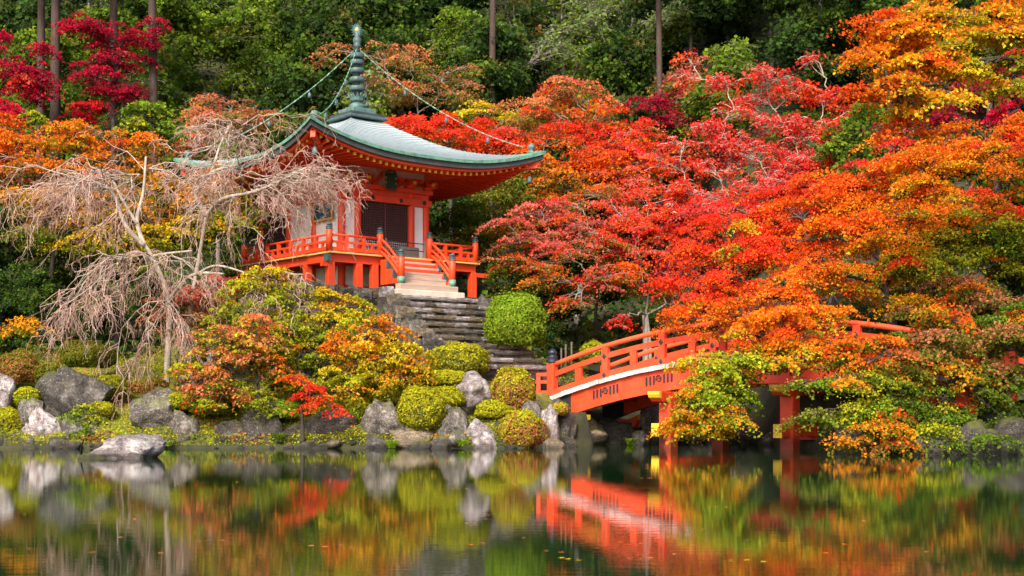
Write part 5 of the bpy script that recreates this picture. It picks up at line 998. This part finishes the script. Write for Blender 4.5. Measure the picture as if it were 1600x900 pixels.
# ------------------------------------------------------------------ bare weeping cherries
def cherry(name, label, trunk, limbs, umbs, seed, r=0.17):
    rnd = random.Random(seed); mb = MB(); tw = MB(); pts = [P(*p) for p in trunk]; loc = pts[0].copy(); loc.z = float(ground(loc.x, loc.y)) - 0.1; pts[0] = loc
    def spline(ps, n=5):
        out_ = []
        for i in range(len(ps) - 1):
            p0, p1, p2, p3 = ps[max(i - 1, 0)], ps[i], ps[i + 1], ps[min(i + 2, len(ps) - 1)]
            for k in range(n):
                t = k / n; out_.append(0.5 * ((2 * p1) + (p2 - p0) * t + (2 * p0 - 5 * p1 + 4 * p2 - p3) * t * t + (3 * p1 - p0 - 3 * p2 + p3) * t ** 3))
        return out_ + [ps[-1]]
    s = spline(pts); mb.tube(s, [r * (1.3 if i == 0 else 1 - 0.55 * i / len(s)) for i in range(len(s))], 9)
    for lp, ra, rb in limbs:
        q = spline([P(*p) for p in lp]); mb.tube(q, [ra + (rb - ra) * i / len(q) for i in range(len(q))], 7)
    def twig(p, d, L, drop, rad, lvl):
        n = 5; ps = [p]; wob = Vector((rnd.gauss(0, .2), rnd.gauss(0, .2), rnd.gauss(0, .14)))
        for k in range(1, n + 1):
            t = k / n; ps.append(p + d * L * t + Vector((0, 0, -drop * t * t)) + wob * L * math.sin(t * 3.1) + Vector((rnd.gauss(0, .05), rnd.gauss(0, .05), rnd.gauss(0, .05))) * L * 0.8)
        (mb if lvl == 0 else tw).tube(ps, [rad * (1 - 0.55 * k / n) for k in range(n + 1)], 4 if lvl == 0 else 3, True, False)
        if lvl >= 3: return
        for _ in range((6, 4, 2 if rnd.random() < 0.5 else 1)[lvl]):
            t = rnd.uniform(0.2, 1.0) if lvl == 0 else rnd.uniform(0.15, 0.95); i = min(int(t * n), n - 1); a = ps[i].lerp(ps[i + 1], t * n - i); tang = (ps[i + 1] - ps[i]).normalized()
            dd = (tang + Vector((rnd.gauss(0, .6), rnd.gauss(0, .6), rnd.gauss(0.05, .4)))).normalized()
            twig(a, dd, L * rnd.uniform(0.32, 0.62), drop * rnd.uniform(0.15, 0.45) + 0.08 * L, (0.016, 0.012, 0.010)[lvl] * rnd.uniform(0.8, 1.2), lvl + 1)
    for (cx, cy, Y, rad, n, rise, drop, a0, a1) in umbs:
        c = P(cx, cy, Y)
        for k in range(n):
            a = a0 + (a1 - a0) * (k + rnd.uniform(0.1, 0.9)) / n; L = rad * rnd.uniform(0.6, 1.08)
            d = Vector((math.cos(a), math.sin(a) * 0.75, rise * rnd.uniform(0.4, 1.3)))
            twig(c + Vector((rnd.gauss(0, .15),) * 3), d, L, drop * rnd.uniform(0.6, 1.2) * (L / rad), 0.028, 0)
    t_ = thing(name, label, 'tree', loc, 0, 'bare weeping cherry trees')
    mb.build('trunk', 'bark_pale', t_, loc); tw.build('twigs', 'cherry_twig', t_, loc)
PI = math.pi
cherry('weeping_cherry', 'bare weeping cherry with wide drooping branches at the left', [(258, 590, 54), (264, 520, 54), (262, 462, 54), (240, 405, 54), (224, 380, 54)],
 [([(226, 385, 54), (196, 352, 53.7), (182, 312, 53.5), (165, 290, 53.2)], 0.10, 0.05), ([(226, 385, 54), (214, 345, 54.3), (224, 300, 54.6), (228, 245, 55)], 0.10, 0.04), ([(214, 350, 54.2), (190, 310, 54.6), (178, 285, 55)], 0.07, 0.04), ([(240, 410, 54), (215, 394, 53.4), (190, 405, 53), (165, 440, 52.7)], 0.08, 0.04), ([(262, 470, 54), (300, 430, 53.5), (350, 428, 53.2)], 0.08, 0.04), ([(240, 400, 54), (262, 396, 53.5), (300, 392, 53.2)], 0.06, 0.035)],
 [(168, 290, 53.4, 3.8, 14, 0.26, 1.9, PI * 0.6, PI * 1.6), (226, 268, 54.8, 2.7, 9, 0.28, 1.4, 0, 2 * PI), (190, 405, 53, 2.8, 11, 0.10, 2.5, PI * 0.6, PI * 1.8), (262, 470, 53.0, 2.2, 7, 0.0, 2.9, PI * 0.8, PI * 2.0), (265, 400, 53.4, 2.2, 7, 0.12, 1.6, PI * 1.0, PI * 2.2)], 21, 0.135)
cherry('weeping_cherry', 'bare weeping cherry whose twigs sweep right over the hall roof', [(284, 582, 55), (296, 500, 55), (306, 430, 55), (318, 362, 55), (322, 335, 55)],
 [([(322, 338, 55), (306, 300, 55.2), (330, 270, 55.4), (372, 258, 55.2)], 0.10, 0.05), ([(322, 338, 55), (345, 312, 54.6), (395, 300, 54.2), (440, 282, 54), (478, 262, 53.6)], 0.09, 0.03), ([(330, 272, 55.4), (345, 225, 55.8), (362, 190, 56)], 0.06, 0.03), ([(306, 430, 55), (340, 415, 54.4), (400, 432, 54)], 0.06, 0.03)],
 [(372, 270, 55.2, 2.9, 12, 0.30, 1.3, 0, 2 * PI), (440, 284, 54.2, 2.9, 8, 0.2, 0.9, -PI * 0.4, PI * 0.35), (478, 264, 53.6, 1.9, 4, 0.2, 0.9, -PI * 0.5, PI * 0.5), (400, 290, 54.4, 2.6, 6, 0.12, 1.2, -PI * 0.4, PI * 0.3), (360, 208, 56, 2.6, 10, 0.30, 0.9, 0, 2 * PI), (400, 430, 54, 2.1, 8, 0.1, 1.5, -PI * 0.6, PI * 0.3), (340, 325, 54.6, 2.0, 4, 0.15, 1.5, PI, PI * 2)], 33, 0.11)

# ------------------------------------------------------------------ the forest on the hill
def forest_proto(kind, seed):
    rng = np.random.default_rng(seed); rnd = random.Random(seed); L = []
    H_ = {'ever': 9.0, 'green': 8.0, 'sparse': 9.5, 'autumn': 7.5}[kind]
    pal = {'ever': ('dg', 'bg'), 'green': ('g', 'mg'), 'sparse': ('sg', 'g'), 'autumn': ('br', 'ol')}[kind]
    for _ in range({'ever': 17, 'green': 16, 'sparse': 17, 'autumn': 16}[kind]):
        a = rnd.uniform(0, 2 * PI); zz = rnd.uniform(0.18, 1); rr = 2.7 * math.sin(min(1, zz * 1.05) * PI) ** 0.6 * rnd.uniform(0.35, 1)
        q = rnd.uniform(0.8, 1.3); tp, lw = pal if rnd.random() < 0.75 else {'ever': ('mg', 'dg'), 'green': ('lg', 'g'), 'sparse': ('lg', 'g'), 'autumn': ('ol', 'g')}[kind]
        cnt = {'ever': 620, 'green': 620, 'sparse': 320, 'autumn': 560}[kind]
        L.append((Vector((rr * math.cos(a), rr * math.sin(a), H_ * zz)), (q * 1.3, q * 1.3, q * 0.75), cnt, tp, lw))
    cs, ns, ss, cols, br = grow(L, Vector((0, 0, H_ * 0.28)), rng, rnd, {'ever': 0.25, 'green': 0.22, 'sparse': 0.2, 'autumn': 0.2}[kind], 1, (0.5, 1.0), 0.09, 0.6, 0.25, 0.3 if kind == 'ever' else 0.18, True, 0.05, 0.018)
    br.tube([(0, 0, -0.4), (0.1, 0, H_ * 0.3), (0.0, 0.1, H_ * 0.6), (0.1, 0, H_ * 0.95)], [0.2, 0.13, 0.08, 0.03] if kind != 'sparse' else [0.14, 0.09, 0.06, 0.03], 8)
    return br.mesh('trunk'), leaves_mesh('crown', cs, ns, ss, cols, rng)
PROTO = {}
for k, (kind, bk) in enumerate((('ever', 'bark_dark'), ('ever', 'bark_dark'), ('ever', 'bark_dark'), ('green', 'bark_dark'), ('green', 'bark_dark'), ('green', 'bark_grey'), ('sparse', 'bark_grey'), ('sparse', 'bark_grey'), ('autumn', 'bark_dark'), ('autumn', 'bark_grey'))):
    tm, cm = forest_proto(kind, 50 + k); tm.materials.append(MATS[bk]); cm.materials.append(MATS['leaf']); PROTO.setdefault(kind, []).append((tm, cm))
KIND_N = {'ever': 'evergreen_tree', 'green': 'forest_tree', 'sparse': 'pale_branched_tree', 'autumn': 'autumn_tree'}
def forest_tree(x, y, kind, k, s, rz, lab, grp):
    t_ = thing(KIND_N[kind], lab, 'tree', (x, y, float(ground(x, y)) - 0.1), rz, grp); t_.scale = (s, s, s)
    tm, cm = PROTO[kind][k % len(PROTO[kind])]
    link('trunk', tm, None, t_); link('crown', cm, None, t_)
rf = random.Random(77); ci = 0; FT = []
for Y, stp, smn, smx in ((78, 4.6, 0.85, 1.1), (84, 4.4, 0.9, 1.2), (90, 4.6, 0.95, 1.25), (97, 4.8, 1.0, 1.3), (105, 5.0, 1.05, 1.4), (114, 5.4, 1.1, 1.5), (126, 6.4, 1.1, 1.5)):
    hw = Y * 0.47; n_ = int(2 * hw / stp)
    for i in range(n_):
        x = -hw + stp * (i + 0.5) + rf.uniform(-1.3, 1.3); y = Y + rf.uniform(-2.5, 2.5); px = 800 + F * x / y
        pr = rf.random()
        kind = 'sparse' if (pr < (0.45 if 640 < px < 1180 and Y > 80 else 0.12)) else 'green' if pr < 0.62 else 'ever'
        if 1180 < px < 1340: kind = 'ever' if pr < 0.8 else 'green'
        if rf.random() < (0.16 if Y < 95 else 0.08) and 300 < px < 1100: kind = 'autumn'
        ci += 1
        FT.append((x, y, kind, ci, rf.uniform(smn, smx), rf.uniform(0, 6.28), Y))
ORD = ['first', 'second', 'third', 'fourth', 'fifth', 'sixth', 'seventh', 'eighth', 'ninth', 'tenth', 'eleventh', 'twelfth', 'thirteenth', 'fourteenth', 'fifteenth', 'sixteenth', 'seventeenth', 'eighteenth']
WHAT = {'ever': 'dark evergreen tree', 'green': 'green leafy tree', 'sparse': 'grey green tree with pale branches', 'autumn': 'dull olive brown autumn tree'}
cnt_ = {}
for (x, y, kind, ci_, s_, rz_, Y) in sorted(FT, key=lambda f_: f_[0] / f_[1]):
    px = 800 + F * x / y; row = ORD[[78, 84, 90, 97, 105, 114, 126].index(Y)]
    if 0 < px < 1600:
        k_ = cnt_.get((kind, Y), 0); cnt_[(kind, Y)] = k_ + 1
        forest_tree(x, y, kind, ci_, s_, rz_, f'{WHAT[kind]}, {ORD[k_]} from left in the {row} row uphill', 'trees of the forest on the hillside')
    else:
        sd_ = 'left' if px < 0 else 'right'
        forest_tree(x, y, kind, ci_, s_, rz_, f'{WHAT[kind]} on the hill just beyond the {sd_} picture edge', f'{WHAT[kind]}s beyond the {sd_} edge')
# dark evergreens in the grove at the left and behind the centre
for px, Y, kind, s, lab in ((20, 66, 'ever', 0.62, 'dark low evergreen at the left edge behind the azalea domes'), (95, 64.5, 'ever', 0.55, 'dark low evergreen left of the bare cherry trunks'), (160, 66.5, 'ever', 0.6, 'dark evergreen straight behind the bare cherry trunks'), (-40, 64, 'ever', 0.6, 'dark evergreen cut by the left picture edge'), (380, 70.5, 'green', 0.6, 'green tree left of the hall behind the cherry twigs'),
    (60, 59.5, 'ever', 0.36, 'low dark evergreen bush behind the left azalea domes'), (0, 59.5, 'ever', 0.38, 'low dark evergreen bush at the left picture edge'), (150, 60, 'ever', 0.34, 'low dark evergreen bush behind the flat azalea dome'), (225, 60.5, 'ever', 0.34, 'low dark evergreen bush behind the cherry trunks'),
    (690, 73, 'ever', 0.7, 'dark evergreen behind the right side of the hall'), (860, 68.5, 'ever', 0.55, 'dark evergreen behind the pinkish red maple'), (930, 69, 'ever', 0.55, 'dark evergreen low behind the bridge railing'), (1100, 70, 'ever', 0.6, 'dark evergreen behind the left arch of the bridge'),
    (1250, 68, 'green', 0.6, 'green tree behind the coral red tree'), (1350, 64, 'green', 0.75, 'green tree behind the huge orange maple'), (1480, 62, 'ever', 0.75, 'dark evergreen behind the huge orange maple'), (1590, 60, 'green', 0.8, 'green tree at the right picture edge behind the orange maple'), (1600, 50, 'ever', 0.5, 'dark evergreen low at the right picture edge'),
    (870, 63, 'ever', 0.28, 'low dark bush behind the bridge newel'), (820, 64, 'ever', 0.36, 'dark bush behind the round green bush'), (1000, 66, 'ever', 0.3, 'low dark bush behind the forked maple trunks'), (1180, 65, 'ever', 0.35, 'low dark bush behind the middle of the bridge')):
    ci += 1; forest_tree((px - 800) / F * Y, Y, kind, ci, s, rf.uniform(0, 6.28), lab, 'dark trees standing behind the maples')
# cedars: straight trunks, crowns above the picture
cc = np.random.default_rng(3); cn = 5200
hh_ = cc.uniform(0, 1, cn); aa = cc.uniform(0, 2 * PI, cn); rr_ = 2.6 * (1 - hh_) ** 0.7 * cc.random(cn) ** 0.4
cpts = np.stack([rr_ * np.cos(aa), rr_ * np.sin(aa), 17 + hh_ * 12 - 0.35 * rr_], 1)
cedar_c = leaves_mesh('crown', cpts, cc.normal(size=(cn, 3)) + np.array([0, 0, .5]), cc.uniform(.25, .5, cn), jitter([PAL['dg']] * cn, cc, .3), cc); cedar_c.materials.append(MATS['leaf'])
cedar_t = MB().tube([(0, 0, -0.5), (0.0, 0, 1), (0.05, 0.05, 8), (-0.04, 0, 16), (0, 0, 29)], [0.36, 0.28, 0.24, 0.2, 0.03], 12).mesh('trunk'); cedar_t.materials.append(MATS['bark_cedar'])
for px, Y, s, lab in ((65, 76, 0.95, 'leftmost cedar trunk at the upper left'), (86, 74.5, 1.1, 'cedar trunk just right of the leftmost one'), (178, 76.5, 1.0, 'cedar trunk behind the crimson maple'), (238, 75, 1.0, 'cedar trunk right of the crimson maple'), (770, 84, 0.8, 'reddish cedar trunk right of the roof mast'), (1030, 82, 0.8, 'cedar trunk behind the wine red maple')):
    x = (px - 800) / F * Y; t_ = thing('cedar_tree', lab, 'tree', (x, Y, float(ground(x, Y)) - 0.1), px, 'cedars on the hillside'); t_.scale = (s, s, 1)
    link('trunk', cedar_t, None, t_); link('crown', cedar_c, None, t_)

# ------------------------------------------------------------------ small things
for px, py, hh in ((884, 566, 0.75), (893, 564, 0.8), (877, 566, 0.6)):
    a = P(px, py, 58.6); tag(MB().tube([a + Vector((0, 0, -0.6)), a + Vector((0, 0, hh))], 0.04, 7).build('stake', 'stake_wood'), {884: 'middle wooden stake behind the bridge newel', 893: 'right wooden stake behind the bridge newel', 877: 'left wooden stake behind the bridge newel'}[px], 'stake', 'stakes behind the bridge newel')
# fallen leaves on the water
lf = random.Random(12)
lm = {}
for c in ('sal', 'ora', 'yel', 'br'):
    ps = []
    for k in range(10):
        a = 2 * PI * k / 10; r = 1.0 if k % 2 == 0 else 0.45
        ps.append((r * math.cos(a), r * math.sin(a), 0.12 * (k % 2) + 0.1 * math.cos(a)))
    me = bpy.data.meshes.new('floating_leaf'); me.from_pydata(ps + [(0, 0, 0.15)], [], [(k, (k + 1) % 10, 10) for k in range(10)]); me.materials.append(MATS['leaf'])
    at_ = me.attributes.new('col', 'FLOAT_COLOR', 'FACE'); at_.data.foreach_set('color', np.tile([*PAL[c], 1.0], 10).astype(np.float32)); lm[c] = me
for k in range(80):
    px = lf.uniform(5, 1595); py = 715 + 165 * lf.random() ** 1.3; Y = EYE * F / (py - HOR); c = lf.choice(('sal', 'ora', 'yel', 'br', 'sal', 'sal', 'sal')); s = lf.uniform(0.025, 0.045)
    for j in range(1 if lf.random() < 0.75 else 3):
        o = link('floating_leaf', lm[c], None, None, ((px - 800) / F * Y + j * lf.uniform(0.05, 0.16), Y + j * lf.uniform(-.1, .1), 0.004), (0, 0, lf.uniform(0, 6)), (s, s, s * 0.5))
        tag(o, 'small fallen maple leaf floating on the pond', 'leaf', 'fallen leaves floating on the pond')
